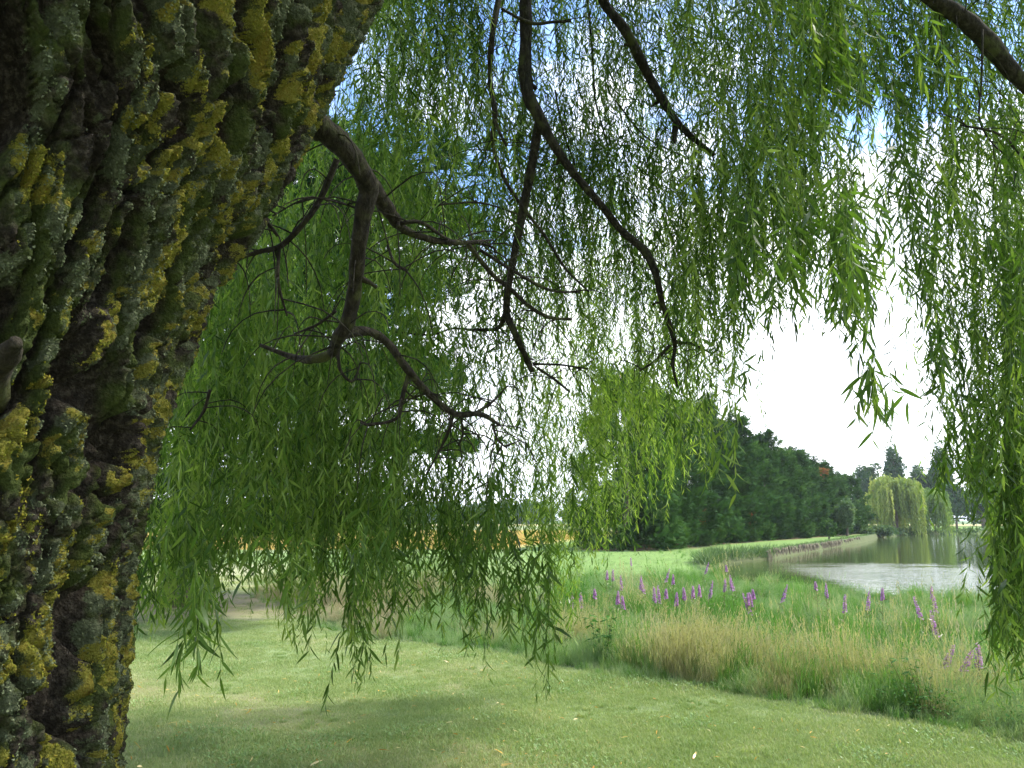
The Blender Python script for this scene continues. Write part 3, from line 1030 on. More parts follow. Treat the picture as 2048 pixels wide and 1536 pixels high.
def cypress_mesh(seed, h, rad, nclump, per, size):
    global rng
    keep = rng
    rng = np.random.default_rng(seed)
    a = Acc(); rust = Acc()
    u = rng.random(nclump)
    z = 0.15 + (h - 0.6) * u ** 1.1
    az = rng.random(nclump) * 6.283
    def prof(zz):
        t = zz / h
        return rad * np.clip(0.78 + 0.5 * t * 2, 0.78, 1.0) * np.clip(1 - t ** 1.9, 0, 1) ** 0.9
    rr = prof(z) * rng.uniform(0.62, 1.12, nclump)
    C = np.stack([rr * np.cos(az), rr * np.sin(az), z], -1)
    # a few leader plumes on top
    L = 6
    lz = h - rng.random(L) * h * 0.14; la = rng.random(L) * 6.28; lr = rng.random(L) * rad * 0.35
    C = np.concatenate([C, np.stack([lr * np.cos(la), lr * np.sin(la), lz], -1)])
    n = len(C)
    ct = rng.random(n)
    m = n * per
    ci = np.repeat(np.arange(n), per)
    cdir = norm(C * [1, 1, 0] + 1e-4) * 0.75 + [0, 0, 0.75]
    tl = rng.random(m)[:, None] ** 1.3
    off = rng.normal(size=(m, 3)) * np.array([0.34, 0.34, 0.30]) * (1.15 - 0.95 * tl) + cdir[ci] * (tl - 0.3) * (1.0 * rng.uniform(0.6, 1.3, n))[ci][:, None]
    pos = C[ci] + off
    pos[:, 2] = np.maximum(pos[:, 2], 0.06)
    rad_dir = norm(np.stack([pos[:, 0], pos[:, 1], np.zeros(m)], -1) + 1e-6)
    X = rad_dir * rng.uniform(0.4, 1.0, m)[:, None] + np.array([0, 0, 1.0]) * rng.uniform(-0.15, 0.95, m)[:, None] + rng.normal(size=(m, 3)) * 0.35
    up = norm(np.array([[0, 0, 1.0]]) + rng.normal(size=(m, 3)) * 0.5)
    s = size * rng.uniform(0.6, 1.25, m)
    outer = np.clip(np.hypot(pos[:, 0], pos[:, 1]) / np.maximum(prof(np.clip(pos[:, 2], 0, h * 0.97)), 0.3), 0, 1.3)
    tint = np.clip(0.05 + 0.45 * ct[ci] ** 1.5 + 0.25 * rng.random(m) + 0.2 * tl[:, 0], 0, 1)  # clump tint paints in lit boughs; spray tips are paler by nature
    isr = (ct[ci] > 0.975) & (outer > 0.75) & (z[np.minimum(ci, len(z) - 1)] < 0.7 * h)
    V, Fc, t = scatter(*FROND, pos[~isr], (frames(X, upref=up) * s[:, None, None])[~isr], tint[~isr])
    a.add(V, Fc, None, t)
    me = a.mesh('crown', M_CYPRESS)
    mr = None
    if isr.any():
        V, Fc, t = scatter(*FROND, pos[isr], (frames(X, upref=up) * s[:, None, None])[isr], tint[isr])
        rust.add(V, Fc, None, t); mr = rust.mesh('dead_spray', M_RUST)
    t = Acc()
    tube(t, [(0, 0, -0.1), (0.05, 0, h * 0.4), (0, 0.05, h * 0.85)], [0.2, 0.13, 0.03], 8, 0.5, 0.05)
    mt = t.mesh('trunk', M_TRUNKFAR, True)
    rng = keep
    return me, mr, mt


def build_cypresses():
    kinds = [cypress_mesh(11, 9.0, 2.9, 110, 105, 0.42), cypress_mesh(12, 9.0, 2.7, 100, 105, 0.42), cypress_mesh(15, 9.0, 2.8, 104, 105, 0.42)]
    seg = np.hypot(*(CYLINE[1:] - CYLINE[:-1]).T)
    cum = np.concatenate([[0], np.cumsum(seg)])
    s, i = 0.0, 0
    places = []
    while s < cum[-1]:
        x = np.interp(s, cum, CYLINE[:, 0]); y = np.interp(s, cum, CYLINE[:, 1])
        places.append((x, y))
        s += 3.7 + rng.uniform(-0.4, 0.4) + i * 0.05
        i += 1
    N = len(places)
    ow = ['nearest', 'second', 'third', 'fourth', 'fifth', 'sixth', 'seventh', 'eighth', 'ninth', 'tenth', 'eleventh', 'twelfth',
          'thirteenth', 'fourteenth', 'fifteenth', 'sixteenth', 'seventeenth', 'eighteenth', 'nineteenth', 'twentieth', 'twenty-first', 'twenty-second', 'twenty-third']
    for i, (x, y) in enumerate(places):
        hh = np.interp(y, [42, 46, 52, 60, 72, 85, 101], [7.6, 9.6, 9.7, 9.2, 8.6, 7.8, 7.1]) * rng.uniform(0.87, 1.09)
        k = i % 3
        r = empty('cypress_tree', (x + rng.uniform(-.3, .3), y, gz(x, y)), rng.random() * 6.28)
        sx = rng.uniform(0.92, 1.1)
        r.scale = (sx, sx, hh / 9.0)
        if i == 0: lab = 'nearest and lowest dark green cypress, at the left end of the pondside row'
        elif i == N - 1: lab = 'farthest dark green cypress, at the right end of the row by the pale willow'
        else: lab = '%s dark green cypress from the left in the dense row beside the pond' % ow[i]
        tag(r, lab, 'cypress', 'cypress trees in the row beside the pond')
        obj('crown', kinds[k][0], r); obj('trunk', kinds[k][2], r)
        if kinds[k][1]:
            o = obj('dead_spray', kinds[k][1], r); o['label'] = 'rust brown dead sprays'


build_cypresses()


def build_pine():
    base = np.array([-6.15, 15.4, 0.0])
    root = empty('pine_tree', base)
    tag(root, 'dark spreading pine behind the willow curtain, with low sweeping boughs', 'pine')
    tr = Acc()
    tube(tr, [(-0.05, 0, -0.1), (0.0, 0, 0.6), (0.16, 0, 1.8), (0.15, 0.1, 4), (0.35, 0.2, 7), (0.45, 0.2, 10)], [0.34, 0.24, 0.21, 0.17, 0.12, 0.04], 12, 0.5, 0.06)
    obj('trunk', tr.mesh('trunk', M_TRUNKFAR, True), root)
    tv = []
    tf = []
    for k in range(13):
        a = rng.normal(size=3) * 0.36; a[0] = abs(a[0]) + 0.75; a = norm(a)
        s = norm(np.cross(a, rng.normal(size=3))) * 0.034
        b0 = np.array([rng.uniform(0, 0.35), 0, 0])
        n = len(tv)
        tv += [b0 - s, b0 + s, b0 + a * rng.uniform(0.6, 1.0)]
        tf.append((n, n + 1, n + 2))
    tv = np.array(tv); tf = np.array(tf)
    nb = 64
    for b in range(nb):
        f = b / nb
        z = 1.3 + 9.0 * f
        az = b * 2.4 + rng.uniform(-0.3, 0.3)
        L = (5.4 if f < 0.75 else 5.4 * (1 - f) * 3.6) * rng.uniform(0.7, 1.05) * (0.75 if f < 0.12 else 1.0)
        L = max(L, 0.8)
        dirn = np.array([math.cos(az), math.sin(az), 0])
        perp = np.array([-dirn[1], dirn[0], 0])
        rise = rng.uniform(0.05, 0.22) * L * (0.3 if f < 0.1 else 1)
        p0 = np.array([0.2 * f + 0.1, 0.1, z])
        pts = [p0, p0 + dirn * L * 0.4 + [0, 0, rise * 0.7], p0 + dirn * L * 0.75 + [0, 0, rise], p0 + dirn * L + [0, 0, rise * 0.8]]
        br = Acc()
        tube(br, pts, [0.06, 0.04, 0.022, 0.008], 6, 0.5, 0.05)
        bo = obj('bough', br.mesh('bough', M_TRUNKFAR, True), root)
        n = int(300 * L / 4)
        t = rng.uniform(0.28, 1.03, n)
        lat = rng.normal(size=n) * 0.22 * L * np.sin(np.clip(t, 0, 1) * 2.8)
        pos = p0 + dirn * (L * t)[:, None] + perp * lat[:, None]
        pos[:, 2] += rise * np.sin(np.clip(t, 0, 1) * 1.9) + rng.normal(size=n) * 0.10 + 0.03
        X = norm(dirn[None] * 0.9 + perp[None] * (np.sign(lat) * 0.6)[:, None] + np.array([[0, 0, 0.35]]) + rng.normal(size=(n, 3)) * 0.35)
        V, Fc, tt = scatter(tv, tf, pos, frames(X) * rng.uniform(0.26, 0.46, n)[:, None, None], rng.random(n) * 0.8)
        a = Acc(); a.add(V, Fc, None, tt)
        obj('needles', a.mesh('needles', M_PINE), bo)


build_pine()


# ------------------------------------------------------------------ far trees
def blob_tree(name, px, ybase, top, d, width, m, label, cat, shape='round', n=2600, leaf=0.55, group=None, zbase=0.0):
    p = P(px, 1040, d)
    H = (1040 - top) / F_PX * d + 1.6
    W = width / F_PX * d
    r = empty(name, (p[0], p[1], zbase))
    t = Acc()
    tube(t, [(0, 0, -0.2), (0.1, 0, H * 0.35), (0, 0, H * 0.8)], [0.02 * H + .06, 0.014 * H + .04, 0.04], 8, 0.5)
    for k in range(7):
        a = rng.random() * 6.28; zz = H * rng.uniform(0.3, 0.6)
        q = np.array([math.cos(a), math.sin(a), 0])
        tube(t, [(0, 0, zz), q * W * 0.2 + [0, 0, zz + H * 0.1], q * W * 0.36 + [0, 0, zz + H * 0.22]], [0.012 * H, 0.008 * H, 0.02], 5, 0.5, sub=2)
    obj('trunk', t.mesh('trunk', M_TRUNKFAR, True), r)
    nc = 46 if shape == 'round' else 60
    z0 = 0.22 * H if shape == 'round' else 0.10 * H
    if shape == 'bush': z0 = 0.15 * H
    u = norm(rng.normal(size=(nc, 3))) * rng.uniform(0.35, 0.95, nc)[:, None]
    C = u * [W * 0.42, W * 0.42, (H - z0) * 0.45] + [0, 0, z0 + (H - z0) * 0.5]
    cr = (0.17 if shape != 'poplar' else 0.22) * W * rng.uniform(0.7, 1.4, nc)
    n = int(n * 1.5)
    ci = rng.integers(0, nc, n)
    pos = C[ci] + norm(rng.normal(size=(n, 3))) * (cr[ci] * rng.uniform(0.5, 1.05, n))[:, None] * [1, 1, 0.8 if shape != 'poplar' else 2.0]
    pos[:, 2] = np.clip(pos[:, 2], 0.1, H)
    ct = rng.random(nc)
    tv = np.array([(0, 0, 0), (0.6, -0.35, 0.05), (1, 0, -0.1), (0.5, 0.4, 0.1), (0.2, 0.5, -0.2), (-0.3, -0.3, .1)])
    tf = np.array([(0, 1, 2), (0, 2, 3), (0, 4, 5)])
    V, Fc, tt = scatter(tv, tf, pos, frames(rng.normal(size=(n, 3))) * (leaf * rng.uniform(0.6, 1.2, n))[:, None, None], np.clip(0.6 * ct[ci] + 0.4 * rng.random(n), 0, 1))
    a = Acc(); a.add(V, Fc, None, tt)
    obj('crown', a.mesh('crown', m), r)
    tag(r, label, cat, group)
    return r


def weeping(px, top, d, width, m, label, ns=900):
    p = P(px, 1040, d)
    H = (1040 - top) / F_PX * d + 1.6
    W = width / F_PX * d
    z0 = -0.4
    r = empty('weeping_willow', (p[0], p[1], z0))
    H -= z0
    t = Acc()
    tube(t, [(0, 0, -0.1), (0.1, 0, H * 0.3), (0, 0, H * 0.75)], [0.4, 0.3, 0.08], 8, 0.5, 0.05)
    for k in range(8):
        a = k * 0.8; q = np.array([math.cos(a), math.sin(a), 0])
        tube(t, [(0, 0, H * 0.3), q * W * 0.2 + [0, 0, H * 0.62], q * W * 0.38 + [0, 0, H * 0.72]], [0.2, 0.12, 0.04], 6, 0.5, sub=3)
    obj('trunk', t.mesh('trunk', M_TRUNKFAR, True), r)
    A = Acc()
    nc = 34
    cz = rng.random(nc)
    caz = rng.random(nc) * 6.28
    crr = W * 0.5 * np.sqrt(1 - (cz * 0.9) ** 2) * rng.uniform(0.4, 1.0, nc)
    C = np.stack([crr * np.cos(caz), crr * np.sin(caz), H * (0.50 + 0.44 * cz)], -1)
    C[:, 2] = H * (0.5 + 0.45 * np.sqrt(np.clip(1 - (crr / (W * 0.52)) ** 2, 0, 1)) * rng.uniform(0.75, 1, nc))
    ct = rng.random(nc)
    tv = np.array([(0, -0.22, 0), (0.5, 0.25, 0.05), (1, 0, 0.0)]); tf = np.array([(0, 1, 2)])
    for s in range(ns):
        c = rng.integers(0, nc)
        b = C[c] + rng.normal(size=3) * [W * 0.055, W * 0.055, H * 0.03]
        rad = np.hypot(b[0], b[1])
        out = norm(np.array([b[0], b[1], 0]) + 1e-4)
        L = min(b[2] - 0.15, (0.16 + 0.5 * (rad / (W * 0.5)) ** 1.5) * H * rng.uniform(0.6, 1.25))
        k = max(6, int(L / 0.16))
        f = np.linspace(0, 1, k)
        pos = b + out * (0.35 * np.sqrt(f) * (1 + 0.3 * rng.random()))[:, None] + np.array([0, 0, -1]) * (L * f)[:, None] + np.array([0, 0, 1]) * (0.25 * np.sin(np.minimum(f * 6, 3.14)))[:, None]
        pos += rng.normal(size=(k, 3)) * 0.035
        X = np.array([[0, 0, -1.0]]) + rng.normal(size=(k, 3)) * 0.28
        V, Fc, tt = scatter(tv, tf, pos, frames(X) * rng.uniform(0.34, 0.55, k)[:, None, None], 0.5 * ct[c] + 0.5 * rng.random())
        A.add(V, Fc, None, tt)
    obj('crown', A.mesh('crown', m), r)
    tag(r, label, 'willow', 'weeping willows at the far end of the pond')


def build_far():
    weeping(1790, 948, 112, 112, M_FARWILLOW, 'golden green weeping willow at the far end of the pond, beside the last cypress', 1500)
    weeping(1852, 972, 118, 92, M_FARWILLOW2, 'duller green weeping willow right of the golden one across the pond', 1200)
    G = 'trees beyond the far bank'
    blob_tree('round_tree', 1743, 1050, 914, 165, 62, M_FARTREE, 'round-headed pale tree far behind the end of the cypress row', 'tree', 'round', 3000, 0.5, G)
    blob_tree('poplar_tree', 1794, 1050, 886, 160, 40, M_FARTREE, 'dark narrow poplar standing above the golden willow', 'poplar', 'poplar', 4200, 0.5, G)
    blob_tree('round_tree', 1768, 1050, 950, 170, 50, M_FARTREE, 'lower tree between the pale round tree and the dark poplar', 'tree', 'round', 2400, 0.5, G)
    blob_tree('round_tree', 1847, 1050, 926, 165, 66, M_FARTREE, 'hazy round-headed tree above the duller willow', 'tree', 'round', 3000, 0.55, G)
    blob_tree('round_tree', 1822, 1050, 948, 170, 50, M_FARTREE, 'small tree just right of the foot of the dark poplar', 'tree', 'round', 2200, 0.5, G)
    blob_tree('poplar_tree', 1893, 1050, 882, 158, 46, M_FARTREE, 'tall hazy poplar left of the right-hand leaf curtain', 'poplar', 'poplar', 4400, 0.5, G)
    blob_tree('round_tree', 1876, 1050, 935, 175, 56, M_FARTREE, 'hazy tree tucked left of the tall poplar', 'tree', 'round', 2400, 0.5, G)
    blob_tree('round_tree', 1912, 1050, 966, 140, 80, M_FARTREE, 'broad dark tree on the far bank below the tall poplar', 'tree', 'round', 3600, 0.5, G)
    blob_tree('poplar_tree', 1966, 1050, 866, 156, 46, M_FARTREE, 'tall poplar half hidden behind the right-hand curtain', 'poplar', 'poplar', 4200, 0.5, G)
    blob_tree('round_tree', 1985, 1050, 975, 140, 90, M_FARTREE, 'dark tree on the far bank behind the right-hand curtain', 'tree', 'round', 3200, 0.5, G)
    blob_tree('round_tree', 2060, 1050, 950, 145, 110, M_FARTREE, 'wide tree across the pond at the right edge', 'tree', 'round', 3200, 0.55, G)
    blob_tree('round_tree', 2150, 1050, 940, 150, 120, M_FARTREE, 'wide tree across the pond beyond the right edge', 'tree', 'round', 2600, 0.6, G)
    # bank bushes
    BG = 'bushes along the pond bank'
    blob_tree('bank_bush', 1763, 1078, 1047, 98, 46, M_BUSH, 'pale grey-green bush at the water below the golden willow', 'bush', 'bush', 2000, 0.25, BG, -0.3)
    blob_tree('bank_bush', 1732, 1078, 1054, 92, 26, M_BUSH, 'small pale bush left of the bigger one on the bank', 'bush', 'bush', 1200, 0.22, BG, -0.2)
    blob_tree('bank_bush', 1692, 1070, 990, 80, 42, M_BUSH, 'fresh green bush in front of the far cypresses', 'bush', 'bush', 2400, 0.28, BG)
    blob_tree('bank_bush', 1655, 1070, 1040, 70, 30, M_CYPRESS, 'low dark shrub at the foot of the cypresses', 'bush', 'bush', 1200, 0.25, BG)
    # far woods
    A = Acc()
    tv = np.array([(0, 0, 0), (0.6, -0.35, 0.05), (1, 0, -0.1), (0.5, 0.4, 0.1)]); tf = np.array([(0, 1, 2), (0, 2, 3)])
    def wood(x0, x1, y, h, n, s):
        cx = rng.uniform(x0, x1, n // 220); hh = h * rng.uniform(0.7, 1.1, len(cx)); ct = rng.random(len(cx))
        ci = rng.integers(0, len(cx), n)
        q = norm(rng.normal(size=(n, 3))) * rng.uniform(0.6, 1, n)[:, None]
        pos = q * np.stack([hh[ci] * 0.5, hh[ci] * 0.5, hh[ci] * 0.5], -1)
        pos[:, 0] += cx[ci]; pos[:, 1] += y + rng.normal(size=len(cx))[ci] * 5; pos[:, 2] += hh[ci] * 0.5
        V, Fc, t = scatter(tv, tf, pos, frames(rng.normal(size=(n, 3))) * s, 0.7 * ct[ci] + 0.3 * rng.random(n))
        A.add(V, Fc, None, t)
    wood(-260, 20, 330, 9, 16000, 1.9)
    wood(-420, 60, 520, 12, 8000, 3.4)
    wood(-90, -52, 190, 7, 5000, 0.8)
    wood(60, 280, 210, 13, 22000, 1.2)
    tag(obj('far_woods', A.mesh('far_woods', M_FARTREE)), 'far belts of trees along the horizon', kind='stuff')
    # reeds and low growth on the far bank
    A = Acc()
    n = 5000
    s = rng.random(n)
    pts = np.array([(44, 98), (50, 106), (56, 116), (66, 122), (80, 128), (150, 132)], float)
    cum = np.concatenate([[0], np.cumsum(np.hypot(*(pts[1:] - pts[:-1]).T))]); cum /= cum[-1]
    pos = np.stack([np.interp(s, cum, pts[:, 0]) + rng.normal(size=n) * 0.4, np.interp(s, cum, pts[:, 1]) + np.abs(rng.normal(size=n)) * 0.8, rng.uniform(-0.45, 0.35, n)], -1)
    V, Fc, t = scatter(tv, tf, pos, frames(rng.normal(size=(n, 3)) * [0.5, 0.5, 1]) * 0.4, rng.random(n))
    A.add(V, Fc, None, t)
    tag(obj('bank_growth', A.mesh('bank_growth', M_BUSH)), 'low growth along the far bank of the pond', kind='stuff')


build_far()


# ------------------------------------------------------------------ stake revetment along the bank
def build_stakes():
    a0, a1, a2 = np.array([13.6, 43.7]), np.array([26.0, 65.0]), np.array([32.0, 75.0])
    root = empty('stake_revetment', (a0[0], a0[1], -0.5))
    tag(root, 'row of weathered wooden stakes holding the grassy bank of the pond', 'stake fence')
    kinds = []
    for k in range(5):
        a = Acc()
        r = rng.uniform(0.055, 0.075)
        tube(a, [(0, 0, -0.35), (rng.normal() * .01, rng.normal() * .01, 0.2), (rng.normal() * .02, rng.normal() * .02, 0.5)], [r, r * 0.97, r * 0.8], 8, 0.5, 0.05, sub=2)
        kinds.append(a.mesh('stake', M_STAKE))
    L1 = np.linalg.norm(a1 - a0); L2 = np.linalg.norm(a2 - a1)
    s = 0.0; i = 0
    while s < L1 + L2:
        p = a0 + (a1 - a0) * (s / L1) if s < L1 else a1 + (a2 - a1) * ((s - L1) / L2)
        # keep the stakes in the water just off the bank edge
        if not (0.43 < s / (L1 + L2) < 0.46 or 0.73 < s / (L1 + L2) < 0.75):
            o = obj('stake', kinds[i % 5], root, (p[0] - a0[0] + 0.12, p[1] - a0[1] - 0.05, rng.uniform(-0.07, 0.05)))
            o.rotation_euler = (rng.normal() * 0.07, rng.normal() * 0.07, rng.random() * 6.28)
            o.scale = (1, 1, rng.uniform(0.85, 1.15))
        s += rng.uniform(0.19, 0.36); i += 1
    # clumps of sedge where the bank is open
    A = Acc()
    tv = np.array([(0, -0.03, 0), (0, 0.03, 0), (1, 0, 0.1)]); tf = np.array([(0, 1, 2)])
    n = 9000
    s = rng.random(n)
    px = np.interp(s, [0, 0.35, 0.5, 1], [8.0, 10.0, 14.4, 44.0]); py = np.interp(s, [0, 0.35, 0.5, 1], [33.5, 39.3, 45.0, 98.0])
    pos = np.stack([px - np.abs(rng.normal(size=n)) * 0.25 + 0.1, py + rng.normal(size=n) * 0.2, np.full(n, 0.0)], -1)
    pos[:, 2] = np.where(s < 0.5, rng.uniform(-0.45, -0.1, n), -0.12) + rng.uniform(0, 0.1, n)
    X = norm(rng.normal(size=(n, 3)) * [0.6, 0.6, 0.1] + [0, 0, 1])
    V, Fc, t = scatter(tv, tf, pos, frames(X) * np.where(s < 0.5, 0.55, 0.25)[:, None, None] * rng.uniform(0.5, 1.2, n)[:, None, None], rng.random(n))
    A.add(V, Fc, None, t)
    tag(obj('bank_sedge', A.mesh('bank_sedge', M_BUSH)), 'tufts of sedge along the near end of the bank', kind='stuff')


build_stakes()

# ------------------------------------------------------------------ the great willow
WB = np.array([-1.12, 1.25, 0.0])
willow = empty('willow_tree', WB)
tag(willow, 'old weeping willow with lichen-crusted trunk at left, its leafy shoots hanging over the lawn', 'willow tree')

TZ = np.array([0.0, 0.5, 1.0, 1.2, 1.51, 1.82, 2.04, 2.16, 2.34, 2.52, 2.8, 3.2])
TS = np.array([-.40, -.43, -.452, -.457, -.4595, -.419, -.3754, -.328, -.275, -.225, -.14, -.06])
TR = np.array([.66, .56, .50, .49, .48, .485, .51, .55, .63, .72, .82, .84])


def build_trunk():
    cyy = 1.25
    nz_f = np.arange(1.04, 2.80, 0.0042)
    z = np.concatenate([np.linspace(-0.15, 1.0, 60), nz_f, np.linspace(2.88, 3.5, 50)])
    # angle about the trunk, fine on the side seen from the lawn
    face = math.atan2(-1.25, 1.12)
    fine = np.linspace(face - 1.05, face + 1.60, 400)
    coarse = np.linspace(face + 1.60, face - 1.05 + 2 * math.pi, 90)[1:-1]
    th = np.concatenate([fine, coarse])
    s = np.interp(z, TZ, TS); r = np.interp(z, TZ, TR)
    # smooth the table
    ker = np.hanning(61); ker /= ker.sum()
    def sm(a):
        zz = np.linspace(z[0], z[-1], 1200)
        b = np.interp(zz, z, a)
        b = np.convolve(np.pad(b, 30, mode='edge'), ker, 'valid')
        return np.interp(z, zz, b)
    s, r = sm(s), sm(r)
    cx = s * cyy - r * np.sqrt(1 + s * s) - 0.012
    Z, TH = np.meshgrid(z, th, indexing='ij')
    Rr = r[:, None] * np.ones_like(TH)
    CX = cx[:, None] * np.ones_like(TH)
    co, si = np.cos(TH), np.sin(TH)
    # bark pattern wraps the stem and runs along it
    TW = TH + 0.42 * sstep(1.9, 2.8, Z)
    X0 = np.cos(TW) * 0.5; Y0 = np.sin(TW) * 0.5
    big = fbm(X0 * 2.6, Y0 * 2.6, Z * 1.6, 3)
    warp = 0.5 * fbm(X0 * 4.2 + 4, Y0 * 4.2, Z * 3.4, 3) + 0.16 * fbm(X0 * 14, Y0 * 14 + 5, Z * 11, 2)
    k = 18.0
    a = np.abs(pnoise(X0 * k + warp * 1.3, Y0 * k + warp, Z * 3.1 + 3))
    b = np.abs(pnoise(X0 * k * 1.9 + 8 + warp, Y0 * k * 1.9, Z * 5.2 - 4))
    e = np.abs(pnoise(X0 * 26 - 7, Y0 * 26 + warp, Z * 17 + 2))
    big_p = pnoise(X0 * 17 - 6, Y0 * 17, Z * 5.0 + 11)
    pit = sstep(0.25, 0.55, big_p)
    ridge = sstep(0.02, 0.24, a) * (0.5 + 0.5 * sstep(0.0, 0.15, b)) * (0.78 + 0.22 * sstep(0.0, 0.10, e))
    ridge = ridge * (1 - 0.75 * pit)
    lump = fbm(X0 * 30, Y0 * 30, Z * 16, 3, 0.6)
    fine_ = fbm(X0 * 95, Y0 * 95, Z * 60, 3, 0.65)
    gran = pnoise(X0 * 210, Y0 * 210, Z * 190)
    disp = -0.066 * (1 - ridge) + 0.022 * big + 0.0065 * lump + 0.0046 * fine_ * (0.5 + ridge) + 0.0024 * gran * (0.3 + ridge)
    RR = Rr + disp + 0.010
    V = np.stack([CX + RR * co, cyy + RR * si, Z], -1)
    yel = 0.19 + 0.74 * fbm(X0 * 17 + 30, Y0 * 17, Z * 10, 4, 0.85) + 0.22 * (ridge - 0.5) - 0.03
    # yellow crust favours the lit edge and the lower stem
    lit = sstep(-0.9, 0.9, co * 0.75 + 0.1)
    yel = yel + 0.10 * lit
    gre = 0.22 + 0.74 * fbm(X0 * 16 - 12, Y0 * 16, Z * 10 + 9, 4, 0.85) + 0.30 * (ridge - 0.45) + 0.08 * sstep(1.9, 1.2, Z)
    bare = sstep(0.15, 0.5, fbm(X0 * 3.5 + 50, Y0 * 3.5, Z * 1.8, 2)) * 0.45
    low = np.clip((ridge - 0.35) * 3, 0, 1)
    yel = yel * low - bare * 0.6; gre = gre * np.clip((ridge - 0.22) * 3, 0, 1) - bare * 0.4
    lich = np.stack([np.clip(yel, 0, 1), np.clip(gre, 0, 1), np.clip(ridge, 0, 1)], -1)
    nz, nt = Z.shape
    Vf = V.reshape(-1, 3)
    i = np.arange(nz - 1)[:, None] * nt; j = np.arange(nt)[None]; j2 = (j + 1) % nt
    Q = np.stack([i + j, i + j2, i + nt + j2, i + nt + j], -1).reshape(-1, 4)
    me = np_mesh('trunk', Vf - WB, Q, trunk_material(), {'lich': lich.reshape(-1, 3)}, True)
    tr = obj('trunk', me, willow)
    # crusty lichen lobes standing off the ridges
    rows = np.where((z > 1.05) & (z < 2.8))[0]
    ri = rng.integers(rows[0], rows[-1], 280000); ci = rng.integers(2, len(fine) - 2, 280000)
    yv, gv, hv = lich[ri, ci, 0], lich[ri, ci, 1], ridge[ri, ci]
    prob = sstep(0.34, 0.66, np.maximum(yv, gv)) * sstep(0.35, 0.75, hv)
    k = rng.random(len(ri)) < prob
    ri, ci, yv, gv = ri[k], ci[k], yv[k], gv[k]
    p = V[ri, ci]
    du = V[ri, ci + 1] - V[ri, ci - 1]; dv = V[ri + 1, ci] - V[ri - 1, ci]
    N = norm(np.cross(du, dv))
    # smooth normals a little toward radial
    rad = np.stack([co[ri, ci], si[ri, ci], 0 * co[ri, ci]], -1)
    N = norm(N + rad * 0.6 + rng.normal(size=N.shape) * 0.55)
    m = len(p)
    X = norm(np.cross(N, rng.normal(size=(m, 3))))
    Y = np.cross(N, X)
    sz = rng.uniform(0.0012, 0.0030, m)
    M = np.stack([X, Y, N], -1) * sz[:, None, None]
    tv = np.array([(-0.9, -0.5, -0.3), (0.1, -1.0, 0.25), (1.0, -0.1, -0.1), (0.4, 0.9, 0.35), (-0.7, 0.7, 0.0), (0, 0, 0.55)])
    tv = tv[[0, 1, 3, 5]]
    tf = np.array([(0, 1, 3), (1, 2, 3), (2, 0, 3)])
    isy = (yv + rng.normal(size=m) * 0.05) > (gv + 0.02)
    for nm, sel, mt, lab in (('yellow_lichen', isy, leaf_material('yellow_lichen', (0.075, 0.088, 0.012), (0.155, 0.160, 0.018), (0.24, 0.19, 0.03), 0.08, 0.01, 0.8, nscale=25), 'mustard yellow crusty lichen'),
                            ('grey_lichen', ~isy, leaf_material('grey_lichen', (0.048, 0.060, 0.030), (0.092, 0.112, 0.058), (0.17, 0.19, 0.11), 0.05, 0.01, 0.8, nscale=25), 'grey-green crusty lichen')):
        Vv, Fc, t = scatter(tv, tf, p[sel] - WB, M[sel], rng.random(sel.sum()))
        o = obj(nm, np_mesh(nm, Vv, Fc, mt, {'tint': t}), tr)
        o['kind'] = 'stuff'; o['label'] = lab
    # a dead snag poking from the left of the stem
    st = Acc()
    q = P(30, 690, 0.93)
    tube(st, [q + [-0.10, 0.12, -0.05], q + [-0.03, 0.03, -0.012], q, q + [0.004, -0.012, 0.004]], [0.018, 0.013, 0.009, 0.004], 10, 0.6, 0.2)
    obj('snag', st.mesh('snag', M_BRANCH, True, origin=WB), tr)


build_trunk()

